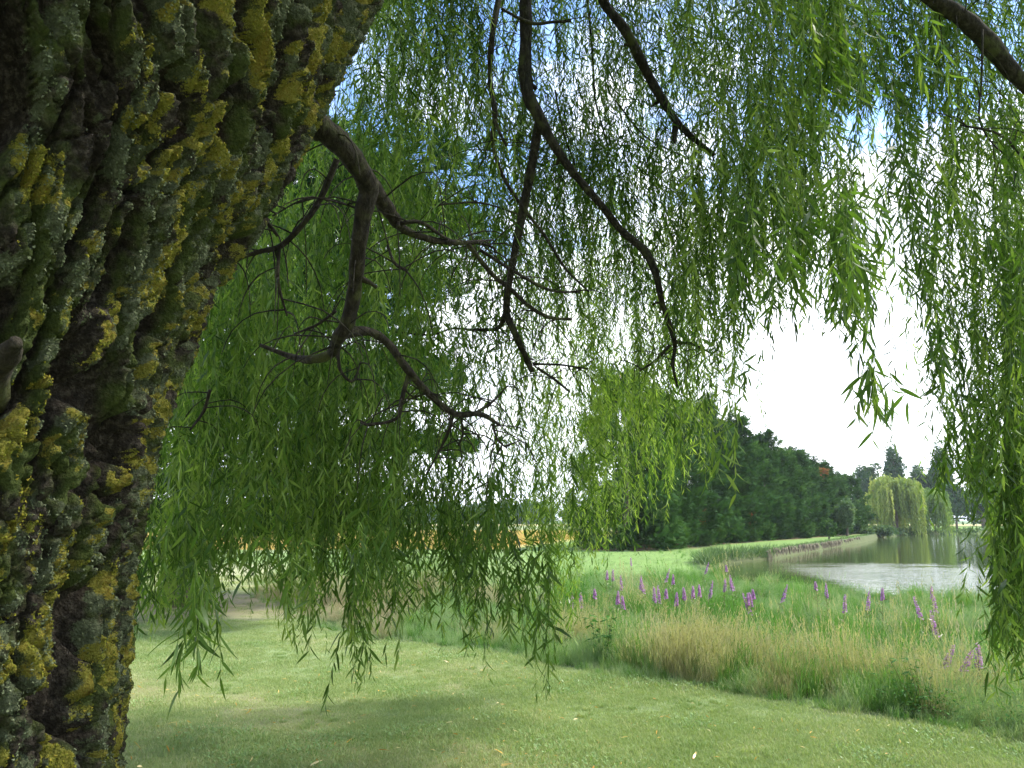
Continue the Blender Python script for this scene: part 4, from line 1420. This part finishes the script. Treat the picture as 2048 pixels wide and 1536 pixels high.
# branches: photo outline points (px, py, half width px), depth at start, depth at end, extra world points before the first
BR = [
    ([(520, 150, 62), (575, 200, 54), (615, 230, 46), (655, 262, 38), (700, 312, 34), (733, 365, 31), (727, 430, 27), (718, 500, 23), (706, 570, 22), (692, 640, 22), (678, 675, 19), (655, 702, 15), (622, 719, 13), (575, 708, 9), (520, 690, 5)], 2.05, 2.9),
    ([(690, 300, 22), (728, 350, 25), (760, 395, 24), (790, 440, 20), (812, 462, 12), (868, 482, 10), (930, 490, 8), (985, 480, 3)], 2.5, 3.1),
    ([(800, 447, 7), (845, 455, 6), (890, 473, 5), (925, 487, 4)], 2.75, 3.0),
    ([(935, 488, 8), (985, 545, 7), (1020, 578, 7), (1060, 615, 6), (1100, 636, 5), (1143, 638, 4)], 3.0, 3.3),
    ([(960, 500, 5), (1020, 540, 5), (1080, 572, 5), (1115, 582, 4), (1158, 584, 3)], 3.05, 3.3),
    ([(955, 485, 4), (985, 500, 4), (992, 504, 4)], 3.03, 3.1),
    ([(684, 668, 18), (735, 660, 13), (775, 685, 12), (812, 735, 12), (860, 790, 10), (910, 826, 9), (960, 828, 8), (1000, 850, 4)], 2.85, 3.4),
    ([(953, 826, 6), (988, 800, 4), (1015, 772, 2)], 3.35, 3.5),
    ([(818, 742, 6), (805, 800, 7), (790, 835, 5), (742, 850, 5), (722, 845, 4)], 3.1, 3.2),
    ([(822, 748, 4), (812, 780, 3), (835, 800, 2)], 3.12, 3.2),
    ([(908, 828, 4), (895, 870, 5), (870, 915, 3), (852, 950, 2)], 3.25, 3.3),
    ([(922, 834, 3), (926, 868, 3), (917, 892, 2)], 3.3, 3.3),
    ([(985, 848, 4), (995, 880, 3), (1014, 896, 2)], 3.38, 3.45),
    ([(676, 690, 5), (681, 740, 5), (705, 762, 4), (722, 722, 2)], 2.86, 2.9),
    ([(674, 318, 10), (640, 385, 10), (615, 440, 9), (562, 490, 9), (520, 510, 7), (465, 522, 5)], 2.42, 2.5),
    ([(558, 496, 6), (562, 570, 5), (574, 632, 3)], 2.47, 2.5),
    ([(712, 416, 4), (660, 401, 3), (610, 404, 2.5), (545, 432, 1.5)], 2.5, 2.6),
    ([(528, 428, 5), (540, 450, 5), (555, 472, 5)], 2.44, 2.46),
    ([(672, 622, 5), (635, 648, 4), (588, 668, 3)], 2.8, 2.85),
    ([(775, 490, 4), (790, 528, 5), (813, 541, 5)], 2.7, 2.7),
    ([(1050, -40, 20), (1052, 60, 20), (1052, 170, 20), (1080, 240, 18), (1110, 295, 14), (1150, 350, 12), (1200, 410, 11), (1245, 455, 11), (1290, 500, 13), (1310, 550, 11), (1325, 610, 8), (1345, 668, 8), (1352, 692, 6), (1345, 730, 5), (1355, 775, 3)], 4.0, 4.4),
    ([(1350, 684, 6), (1385, 690, 4), (1422, 706, 3)], 4.3, 4.4),
    ([(1340, 690, 5), (1310, 722, 4), (1279, 742, 2)], 4.3, 4.35),
    ([(1078, 238, 14), (1066, 320, 14), (1050, 400, 14), (1035, 480, 12), (1020, 560, 10), (1013, 620, 11), (1030, 670, 10), (1055, 722, 9), (1064, 742, 6)], 4.12, 4.6),
    ([(1012, 625, 9), (995, 652, 6), (950, 658, 4), (905, 660, 3), (860, 668, 3), (790, 664, 2)], 4.45, 4.5),
    ([(1075, 736, 4), (1110, 758, 4), (1140, 784, 3)], 4.6, 4.65),
    ([(1066, 728, 4), (1120, 730, 3), (1176, 738, 2)], 4.6, 4.7),
    ([(1002, -30, 10), (985, 80, 10), (980, 150, 8), (990, 230, 9), (985, 280, 7), (1005, 350, 6), (1050, 420, 5), (1090, 470, 5), (1130, 530, 4), (1178, 584, 2)], 3.7, 4.0),
    ([(990, 240, 6), (1000, 268, 5), (1013, 292, 4)], 3.78, 3.8),
    ([(1003, 18, 4), (1060, 44, 6), (1100, 48, 5), (1142, 42, 4)], 3.7, 3.7),
    ([(1190, -50, 14), (1210, 0, 15), (1250, 70, 16), (1300, 150, 15), (1345, 230, 12), (1380, 275, 9), (1428, 310, 7)], 4.2, 4.6),
    ([(1352, 240, 9), (1350, 262, 9), (1347, 286, 8)], 4.45, 4.45),
    ([(1800, -60, 22), (1870, -5, 24), (1930, 30, 27), (1985, 80, 29), (2025, 140, 24), (2065, 195, 21), (2120, 300, 18)], 3.6, 3.9),
    ([(1593, -30, 7), (1590, 40, 6), (1580, 82, 4)], 4.3, 4.3),
    ([(1965, 60, 4), (1962, 160, 3), (1958, 240, 3), (1990, 290, 2), (2030, 320, 2)], 3.7, 3.6),
    ([(420, 780, 5), (400, 820, 5), (380, 860, 3)], 3.4, 3.4),
    ([(1230, 200, 3), (1290, 270, 3), (1360, 310, 2)], 5.0, 5.1),
    ([(1110, 180, 3), (1125, 260, 3), (1150, 330, 2)], 4.8, 4.9),
    ([(1175, 0, 4), (1185, 100, 4), (1190, 200, 3), (1215, 290, 2)], 4.8, 5.0),
    ([(870, 410, 3), (960, 402, 3), (1040, 430, 2)], 3.6, 3.8),
    ([(2060, 330, 6), (2000, 270, 4), (1920, 250, 3)], 3.5, 3.5),
]


def to_world(pl, d0, d1):
    n = len(pl)
    pts, rad = [], []
    for i, (a, b, w) in enumerate(pl):
        d = d0 + (d1 - d0) * i / max(1, n - 1)
        pts.append(P(a, b, d)); rad.append(max(w, 2.5) * 0.70 / F_PX * d)
    return np.array(pts), np.array(rad)


ANCH = []


def build_branches():
    # the big limbs above the picture, from the crown of the stem
    limbs = [
        ([(-0.95, 1.30, 3.0), (-0.45, 2.3, 4.2), (0.0, 3.6, 5.0), (0.45, 4.3, 5.3), (1.3, 4.3, 5.5), (2.0, 3.9, 5.3)], [.34, .22, .17, .14, .11, .08]),
        ([(-1.0, 1.3, 3.0), (-1.5, 2.4, 4.6), (-1.9, 4.0, 6.2), (-2.1, 6.0, 7.0)], [.32, .22, .15, .06]),
        ([(-1.0, 1.1, 3.0), (-0.6, 0.2, 4.4), (0.4, -0.8, 5.6), (1.6, -1.6, 6.1)], [.3, .2, .14, .06]),
        ([(-1.1, 1.2, 3.0), (-2.3, 0.4, 4.4), (-3.8, -0.2, 5.4)], [.3, .18, .08]),
        ([(0.4, 4.3, 5.3), (1.2, 5.6, 6.2), (2.2, 7.0, 6.7)], [.13, .09, .04]),
        ([(-0.5, 2.2, 4.1), (0.5, 2.2, 5.2), (2.0, 1.8, 5.9)], [.15, .10, .05]),
        ([(-0.65, 1.75, 2.75), (-0.95, 1.95, 2.55), (P(560, 190, 2.05)[0], 2.05, P(560, 190, 2.05)[2])], [.10, .09, .052]),
        ([(0.1, 3.8, 5.05), (-0.05, 3.9, 4.75), tuple(P(1002, -30, 3.7))], [.05, .04, .023]),
        ([(0.05, 3.75, 5.05), (0.07, 3.95, 4.9), tuple(P(1050, -40, 4.0))], [.10, .07, .05]),
        ([(0.5, 4.3, 5.3), (0.47, 4.25, 5.1), tuple(P(1190, -50, 4.2))], [.08, .06, .037]),
        ([(2.0, 3.9, 5.3), (1.9, 3.8, 4.8), tuple(P(1800, -60, 3.6))], [.08, .07, .05]),
    ]
    for pts, rad in limbs:
        a = Acc()
        tube(a, np.array(pts), np.array(rad), 14, 0.5, 0.04, 6)
        obj('limb', a.mesh('limb', M_BRANCH, True, origin=WB), willow)
        ANCH.append(np.array(pts))
    for pl, d0, d1 in BR:
        pts, rad = to_world(pl, d0, d1)
        # small wobble in depth so nothing is dead straight
        pts[1:-1, 1] += rng.normal(size=len(pts) - 2) * 0.02
        a = Acc()
        tube(a, pts, rad, 12 if rad.max() > 0.0175 else 7, 0.5, 0.05, 6)
        # knots and snapped twigs on the larger ones
        if rad.max() > 0.0105:
            for k in range(len(pts)):
                if rng.random() < 0.3:
                    i = rng.integers(0, len(pts) - 1)
                    p = pts[i] + (pts[i + 1] - pts[i]) * rng.random()
                    dr = norm(rng.normal(size=3)); l = rad[i] * rng.uniform(1.5, 3.0)
                    tube(a, [p, p + dr * l * .6, p + dr * l + [0, 0, -0.01]], [rad[i] * .45, rad[i] * .34, rad[i] * .26], 6, 0.4, 0.12, 2)
        # fine side twigs
        for k in range(int(3 + len(pts))):
            i = rng.integers(0, len(pts) - 1)
            p = pts[i] + (pts[i + 1] - pts[i]) * rng.random()
            dr = norm(rng.normal(size=3) * [1, .6, .5] + [0, 0, -0.2]); l = rng.uniform(0.08, 0.32)
            tube(a, [p, p + dr * l * .5 + [0, 0, 0.01], p + dr * l * 0.85 + [0, 0, -0.03], p + dr * l + [0, 0, -0.10]], [0.0032, 0.0026, 0.002, 0.0012], 4, 0.4, 0.1, 2, False)
        obj('branch', a.mesh('branch', M_BRANCH, True, origin=WB), willow)
        ANCH.append(pts)


build_branches()

# how thickly the hanging foliage covers the picture, 64 px cells, 0 open .. 9 closed
GRID = [
    "00000000000888888766887788787766",
    "00000000000788888668788768877755",
    "00000000000788888668888778877755",
    "00000000005688888877657887346556",
    "00000000076675688788768887335666",
    "00000000072777578888878886524657",
    "00000000787776677788788886614656",
    "00000007885776787888888775714567",
    "00000008877876578888887652713566",
    "00000088876777478887887431611566",
    "00000088866677577888886200101456",
    "00000088876677567888875100001356",
    "00000788888876647888763100000256",
    "00000888899985447887642000000257",
    "00000887899885347887421000000357",
    "00000887799986457875200000000127",
    "00007786688886767742000000000017",
    "00007873475852764520000000000017",
    "00005551152632444500000000000017",
    "00001120020401133300000000000006",
    "00000000000100000000000000000003",
    "00000000000000000000000000000001",
]
GR = np.array([[int(c) for c in (r + '0' * 32)[:32]] for r in GRID], float)


def dens(px, py):
    """bilinear look-up of the cover"""
    gx = np.clip(px / 64 - 0.5, 0, 30.999); gy = py / 64 - 0.5
    out = gy > GR.shape[0] - 0.5
    gy = np.clip(gy, 0, GR.shape[0] - 1.001)
    x0 = gx.astype(int); y0 = gy.astype(int)
    fx = gx - x0; fy = gy - y0
    v = (GR[y0, x0] * (1 - fx) * (1 - fy) + GR[y0, x0 + 1] * fx * (1 - fy) + GR[y0 + 1, x0] * (1 - fx) * fy + GR[y0 + 1, x0 + 1] * fx * fy)
    return np.where(out, 0, v)


LT, LF = leaf_template(0.15, 4, 0.18)
LT3, LF3 = leaf_template(0.155, 3, 0.16)
LT2, LF2 = leaf_template(0.165, 2, 0.14)


def shoot_points(start, L, step=0.02):
    n = max(4, int(L / step))
    f = np.linspace(0, 1, n)
    az = rng.random() * 6.28
    d = np.array([math.cos(az), math.sin(az), 0])
    arch = rng.uniform(0.0, 0.32) * L
    az2 = rng.random() * 6.28
    d2 = np.array([math.cos(az2), math.sin(az2), 0])
    ph = rng.random(2) * 6.28
    p = start + d * (arch * np.sqrt(f))[:, None] + d2 * (0.06 * L * np.sin(f * rng.uniform(2, 5) + ph[0]) - 0.06 * L * math.sin(ph[0]))[:, None]
    p = p + np.array([0, 0, -1.0]) * (L * f)[:, None]
    return p, f


def leaves_on(p, f, base_len, tint, keep=None, n_per=1.0):
    """alternate leaves hanging off the shoot"""
    n = len(p)
    T = norm(np.gradient(p, axis=0))
    az = np.arange(n) * 2.4 + rng.random() * 6 + rng.normal(size=n) * 0.4
    side = np.stack([np.cos(az), np.sin(az), np.zeros(n)], -1)
    a = np.radians(rng.uniform(12, 78, n)) * (1 - 0.45 * f)
    X = norm(T * np.cos(a)[:, None] + side * np.sin(a)[:, None] + rng.normal(size=(n, 3)) * 0.10 + np.array([0.03, 0, -0.16]))
    L = base_len * rng.uniform(0.5, 1.22, n) * (1 - 0.35 * f ** 3)
    M = frames(X) * L[:, None, None]
    M[:, :, 1] *= rng.uniform(0.75, 1.25, n)[:, None]
    t = np.clip(tint + rng.normal(size=n) * 0.14 + 0.25 * f ** 2, 0, 1)
    t = np.where(rng.random(n) < 0.015, 1.0, t)
    k = np.ones(n, bool) if keep is None else keep
    return p[k], M[k], t[k], L[k]


SHOOTS = []      # dict(stem pts, leaf pos, leaf M, tint, len)


def add_shoot(start, L, base_len=0.09, tint=0.4, u=None, step=0.02):
    p, f = shoot_points(np.asarray(start, float), L, step)
    keep = None
    if u is not None:
        px, py, dd = proj(p)
        D = dens(px, py)
        lam = -np.log(1 - np.clip(D + 0.45 * (D > 2.5), 0, 9) / 9.6) / 2.77
        keep = lam > u
        keep &= rng.random(len(p)) < np.where(py < -70, 0.6, 0.93)
        if keep.sum() < 3: return
        last = np.where(keep)[0].max()
        p, f, keep = p[:last + 1], f[:last + 1], keep[:last + 1]
        first = np.where(keep)[0].min()
        first = max(0, first - 4)
        p, f, keep = p[first:], f[first:], keep[first:]
    if len(p) < 4: return
    lp, lm, lt, ll = leaves_on(p, f, base_len, tint, keep)
    SHOOTS.append(dict(stem=p, pos=lp, M=lm, t=lt, L=ll))


def build_shoots():
    # bulk of the curtain
    ng = 4300
    for g in range(ng):
        px = rng.uniform(270, 2110); py = rng.uniform(-420, 1150)
        if px > 1880: d = rng.uniform(3.0, 5.2)
        elif px > 1400: d = rng.uniform(3.0, 6.4)
        elif px > 1040 and py > 430: d = rng.uniform(5.6, 8.2)
        elif px < 560: d = rng.uniform(3.4, 6.0)
        else: d = rng.uniform(3.4, 7.6)
        if px > 1740 and py < 240: d = rng.uniform(4.1, 5.4)
        if 930 < px < 1420 and py < 720: d = max(d, rng.uniform(4.6, 5.2))
        if 560 < px <= 930 and py < 900: d = max(d, rng.uniform(3.5, 4.2)) if rng.random() < 0.85 else d
        c = P(px, py, d)
        if c[2] < 0.6: continue
        tt = rng.uniform(0.0, 0.85) + (0.12 if px < 620 else 0)  # wide clump tints paint sunlit against shaded foliage; left side yellower
        if px > 1030 and px < 1500 and py > 480: tt += 0.28  # paler tint paints sunlight into the outer curtain right of the middle
        for k in range(rng.integers(2, 6)):
            s = c + rng.normal(size=3) * [0.07, 0.10, 0.10]
            s[1] = max(s[1], 2.6)
            L = rng.uniform(0.5, 1.5)
            add_shoot(s, L, rng.uniform(0.068, 0.092), tt + rng.normal() * 0.08, rng.random() ** 1.05)
    # the tassels one can tell apart: px, top, bottom, half width, depth, count, leaf length
    TAS = [(395, 1150, 1395, 30, 2.35, 7, .085), (372, 1260, 1425, 16, 2.3, 2, .085), (600, 1080, 1285, 34, 3.0, 8, .09), (712, 1120, 1425, 20, 3.2, 7, .088),
           (720, 1060, 1330, 30, 3.2, 6, .09), (845, 1080, 1258, 18, 3.6, 4, .09), (940, 1060, 1250, 28, 3.6, 7, .085), (1012, 1080, 1298, 40, 3.7, 10, .09),
           (1102, 1080, 1425, 18, 3.3, 5, .088), (1095, 1080, 1340, 26, 3.4, 6, .09), (975, 980, 1130, 48, 3.4, 22, .085), (521, 1070, 1190, 12, 3.1, 2, .085),
           (300, 1060, 1240, 26, 3.4, 6, .09), (350, 1040, 1190, 30, 3.8, 8, .09), (1704, 400, 640, 46, 2.6, 22, .085), (1700, 520, 655, 44, 2.55, 12, .09),
           (1733, 610, 712, 12, 2.5, 2, .09), (1730, 720, 830, 10, 2.4, 2, .10), (1744, 745, 862, 40, 2.5, 12, .09), (1565, 500, 640, 24, 2.6, 4, .10),
           (1500, 420, 620, 40, 2.9, 10, .095), (1610, 420, 600, 34, 2.9, 9, .095), (1800, 270, 520, 26, 3.0, 8, .09),
           (1840, 480, 640, 22, 3.1, 4, .09), (1880, 640, 860, 26, 3.1, 5, .09), (2008, 480, 1100, 36, 3.6, 20, .08), (2022, 900, 1340, 22, 3.4, 15, .08),
           (2008, 1180, 1380, 14, 3.2, 4, .08), (1912, 840, 1000, 22, 4.6, 5, .085), (1985, 1020, 1180, 14, 3.6, 3, .085), (970, 1270, 1385, 6, 3.4, 1, .08),
           (1330, 780, 950, 26, 5.2, 6, .09), (1462, 810, 925, 10, 5.0, 1, .09), (1240, 860, 1010, 30, 5.2, 8, .09), (1180, 960, 1120, 30, 4.6, 7, .09),
           (860, 1000, 1180, 26, 3.9, 5, .088), (650, 1060, 1220, 30, 3.6, 6, .09), (470, 990, 1130, 24, 3.8, 5, .09), (1370, 690, 840, 26, 5.0, 5, .09),
           (780, 1040, 1240, 24, 3.5, 6, .09), (1640, 40, 330, 60, 3.1, 12, .1), (1800, 60, 280, 40, 4.0, 10, .09)]
    for px, y0, y1, hw, d, n, bl in TAS:
        tt0 = rng.uniform(0.1, 0.5)
        for k in range(n):
            x = px + rng.normal() * hw * 0.5
            dd = d + rng.normal() * 0.12
            ya = y0 - rng.uniform(0, 60) if rng.random() < 0.5 else y0 + rng.uniform(0, 0.6) * (y1 - y0)
            yb = y1 - abs(rng.normal()) * 0.22 * (y1 - y0)
            if k == 0: yb, ya = y1, y0
            a = P(x, ya, dd); b = P(x, yb, dd)
            L = max(0.12, a[2] - b[2] - bl * 0.5)
            add_shoot(a, L, bl, tt0 + rng.normal() * 0.1, None, 0.019)


build_shoots()


def shoot_mesh(s, name, origin):
    V, Fc, t = scatter(LT, LF, s['pos'], s['M'], s['t'])
    return V, Fc, t


def stem_tris(p, r0=0.0016, r1=0.0007):
    """three-sided stem"""
    q = p[::3] if len(p) > 6 else p
    if not np.allclose(q[-1], p[-1]): q = np.concatenate([q, p[-1:]])
    k = len(q)
    r = np.linspace(r0, r1, k)
    o = np.array([(math.cos(a), math.sin(a), 0) for a in (0, 2.09, 4.19)])
    V = (q[:, None] + o[None] * r[:, None, None]).reshape(-1, 3)
    i = np.arange(k - 1)[:, None] * 3; j = np.arange(3)[None]; j2 = (j + 1) % 3
    return V, np.stack([i + j, i + j2, i + 3 + j2, i + 3 + j], -1).reshape(-1, 4)


def emit_shoots():
    # how large each leaf shows
    recs = []
    for si_, s in enumerate(SHOOTS):
        px, py, d = proj(s['pos'])
        vis = (px > 10) & (px < 2038) & (py > 10) & (py < 1526)
        # hidden behind the stem
        vis &= ~(px < np.interp(py, [0, 192, 384, 512, 768, 1152, 1536], [760, 650, 545, 460, 375, 285, 260]))
        X = s['M'][:, :, 0]
        ppx, ppy, _ = proj(s['pos'] + X)
        size = np.hypot(ppx - px, ppy - py) * vis
        s['score'] = size.sum() * (1.0 if len(size) else 0)
        s['size'] = size
    order = sorted(range(len(SHOOTS)), key=lambda i: -SHOOTS[i]['size'].max() if len(SHOOTS[i]['size']) else 0)
    top = order[:300]
    # the largest leaves are built one by one
    al = [(SHOOTS[i]['size'][k], i, k) for i in top for k in range(len(SHOOTS[i]['size']))]
    al.sort(key=lambda r: -r[0])
    single = {}
    for sz, i, k in al[:300]:
        single.setdefault(i, set()).add(k)
    # one good leaf mesh shared by them, folded at the midrib
    ts = np.linspace(0, 1, 7)
    pr = np.sin(np.pi * ts ** 0.75) ** 0.8 * (1 - 0.25 * ts); pr[0] = 0.1; pr[-1] = 0.0
    V = []
    for i in range(7):
        z = -0.18 * ts[i] ** 2
        V += [(ts[i], -0.075 * pr[i], z + 0.012 * pr[i]), (ts[i], 0, z - 0.01), (ts[i], 0.075 * pr[i], z + 0.012 * pr[i])]
    Q = []
    for i in range(6):
        a = 3 * i
        Q += [(a, a + 1, a + 4, a + 3), (a + 1, a + 2, a + 5, a + 4)]
    leafs = [np_mesh('leaf', np.array(V), np.array(Q), M_WILLOW, {'tint': np.full(len(V), tv_)}, True) for tv_ in (0.1, 0.3, 0.5, 0.75)]
    rest = Acc()
    nl = 0
    for i, s in enumerate(SHOOTS):
        nl += len(s['pos'])
        if i in set(top):
            o0 = s['stem'][0]
            a = Acc()
            Vs, Qs = stem_tris(s['stem'])
            me_t = 0.35
            kk = np.ones(len(s['pos']), bool)
            for k in single.get(i, ()): kk[k] = False
            Vl, Fl, tl = scatter(LT, LF, s['pos'][kk], s['M'][kk], s['t'][kk])
            a.add(Vs - o0, None, Qs, 0.9)
            if kk.any():
                a.add(Vl - o0, Fl, None, tl)
            ob = obj('hanging_shoot', a.mesh('hanging_shoot', M_WILLOW), willow, o0 - WB)
            for k in single.get(i, ()):
                lf = obj('leaf', leafs[int(min(3, s['t'][k] * 4))], ob)
                M = s['M'][k]
                sc_ = np.linalg.norm(M, axis=0)
                Rm = Matrix((M / sc_).tolist()).to_euler()
                lf.location = tuple(s['pos'][k] - o0)
                lf.rotation_euler = Rm
                lf.scale = tuple(float(v) for v in sc_)
        else:
            Vs, Qs = stem_tris(s['stem'])
            if len(s['pos']) and s['pos'][0, 1] < 5.5: rest.add(Vs, None, Qs, 0.9)
            far_ = s['pos'][0, 1] > 4.7 or proj(s['pos'][:1])[1][0] < -80
            Vl, Fl, tl = scatter(*((LT2, LF2) if far_ else (LT3, LF3)), s['pos'], s['M'], s['t'])
            rest.add(Vl, Fl, None, tl)
    print('shoots', len(SHOOTS), 'leaves', nl)
    # the crown overhead and behind, out of the picture, that shades the stem and the near lawn
    n = 34000
    az = rng.random(n) * 6.28; rr = 6.8 * np.sqrt(rng.random(n))
    c = np.array([-0.9, 2.2])
    x = c[0] + rr * np.cos(az); y = c[1] + rr * np.sin(az)
    z = 5.4 + 2.4 * np.sqrt(np.clip(1 - (rr / 6.8) ** 2, 0, 1)) * rng.uniform(0.5, 1, n) - 2.2 * (rr / 6.5) ** 3 * rng.random(n)
    pos = np.stack([x, y, z], -1)
    cl = fbm(x * 0.7, y * 0.7, 4.4, 3)
    px, py, d = proj(pos)
    k = ((d < 0.3) | (py < -60)) & (cl + rng.normal(size=n) * 0.12 > -0.32)
    pos = pos[k]; n = len(pos)
    X = norm(np.array([[0, 0, -1.0]]) + rng.normal(size=(n, 3)) * 0.5)
    M = frames(X) * rng.uniform(0.18, 0.36, n)[:, None, None]
    M[:, :, 1] *= 1.8
    Vl, Fl, tl = scatter(LT2, LF2, pos, M, rng.random(n))
    rest.add(Vl, Fl, None, tl)
    o = obj('foliage', rest.mesh('foliage', M_WILLOW, origin=WB), willow)
    o['kind'] = 'stuff'; o['label'] = 'mass of narrow green leaves on hanging shoots'


emit_shoots()


# ------------------------------------------------------------------ fallen leaves on the lawn
def build_fallen():
    L = [(277, 1490, 0.5, 20, 'pale yellow fallen willow leaf on the shaded lawn, leftmost by the trunk'),
         (338, 1498, 0.1, 60, 'orange fallen willow leaf on the shaded lawn, right of the leftmost one'),
         (357, 1463, 0.35, 120, 'amber fallen willow leaf below the left tassel of leaves'),
         (345, 1444, 0.6, 10, 'small yellow fallen leaf just under the tip of the left tassel'),
         (282, 1528, 0.9, 80, 'tan fallen leaf at the bottom edge beside the trunk'),
         (632, 1527, 1.0, 30, 'large pale tan dead leaf at the bottom of the lawn'),
         (617, 1404, 0.6, 75, 'yellow fallen leaf left of the hanging tip in the middle'),
         (588, 1394, 0.2, 15, 'orange brown fallen leaf on the dry patch of lawn'),
         (757, 1382, 0.5, 100, 'small yellow leaf on the lawn behind the middle tassel'),
         (768, 1500, 0.1, 20, 'russet fallen leaf on the dark shaded grass'),
         (997, 1502, 0.45, 140, 'yellow curled leaf upright on the front lawn'),
         (1012, 1530, 0.8, 35, 'pale fallen leaf at the bottom edge near the middle'),
         (1185, 1534, 0.15, 70, 'rust coloured leaf at the bottom edge right of the middle'),
         (870, 1383, 0.95, 25, 'whitish fallen leaf on the sunlit lawn'),
         (1390, 1510, 0.3, 50, 'amber leaf lying on the right part of the lawn')]
    ms = {}
    for px, py, t, a, lab in L:
        d = 1.6 * F_PX / (py - 1040)
        # ground hit in world space
        v = FW + np.array([1, 0, 0]) * ((px - 1024) / F_PX) + UP * ((768 - py) / F_PX)
        p = CAM + v * ((1.6 - 0.03) / -v[2])
        tv, tf = leaf_template(0.2, 5, 0.25)
        tv = tv - [0.5, 0, 0]
        me = np_mesh('fallen_leaf', tv, tf, M_FALLEN, {'tint': np.full(len(tv), t)}, True)
        o = obj('fallen_leaf', me, None, (p[0], p[1], gz(p[0], p[1]) + 0.035))
        o.rotation_euler = (rng.normal() * 0.5, rng.normal() * 0.35, R(a))
        s = 0.085 if t < 1.0 else 0.10
        o.scale = (s, s * (1.0 if t < 1 else 1.3), s)
        tag(o, lab, 'leaf', 'fallen leaves on the lawn')


build_fallen()


def build_litter():
    n = 900
    x = rng.normal(size=n) * 2.2 - 0.6; y = rng.uniform(3.2, 9.5, n) ** 1.0
    k = lawn_sd(x, y) < -0.3
    x, y = x[k], y[k]; n = len(x)
    pos = np.stack([x, y, ground_z(x, y) + rng.uniform(0.02, 0.04, n)], -1)
    tv, tf = leaf_template(0.16, 2, 0.2)
    X = norm(rng.normal(size=(n, 3)) * [1, 1, 0.25])
    V, Fc, t = scatter(tv, tf, pos, frames(X, upref=norm(np.array([[0, 0, 1.0]]) + rng.normal(size=(n, 3)) * 0.5)) * rng.uniform(0.02, 0.06, n)[:, None, None], rng.random(n))
    tag(obj('leaf_litter', np_mesh('leaf_litter', V, Fc, M_FALLEN, {'tint': t})), 'scraps of dry willow leaves sunk in the lawn', kind='stuff')


build_litter()


# ------------------------------------------------------------------ the summer air
def build_haze():
    x0, x1, y0, y1, z0, z1 = -2600, 2600, -400, 3600, -3.0, 26.0
    V = np.array([(x, y, z) for z in (z0, z1) for y in (y0, y1) for x in (x0, x1)])
    Q = np.array([(0, 2, 3, 1), (4, 5, 7, 6), (0, 1, 5, 4), (2, 6, 7, 3), (0, 4, 6, 2), (1, 3, 7, 5)])
    m, t = mat('summer_haze')
    pv = t.n('ShaderNodeVolumePrincipled', ins={'Color': (0.88, 0.94, 1.0, 1), 'Density': 0.00025, 'Anisotropy': 0.2})
    t.n('ShaderNodeOutputMaterial', ins={'Volume': pv.outputs[0]})
    tag(obj('haze', np_mesh('haze', V, Q, m)), 'thin pale summer haze over the fields', kind='stuff')


build_haze()
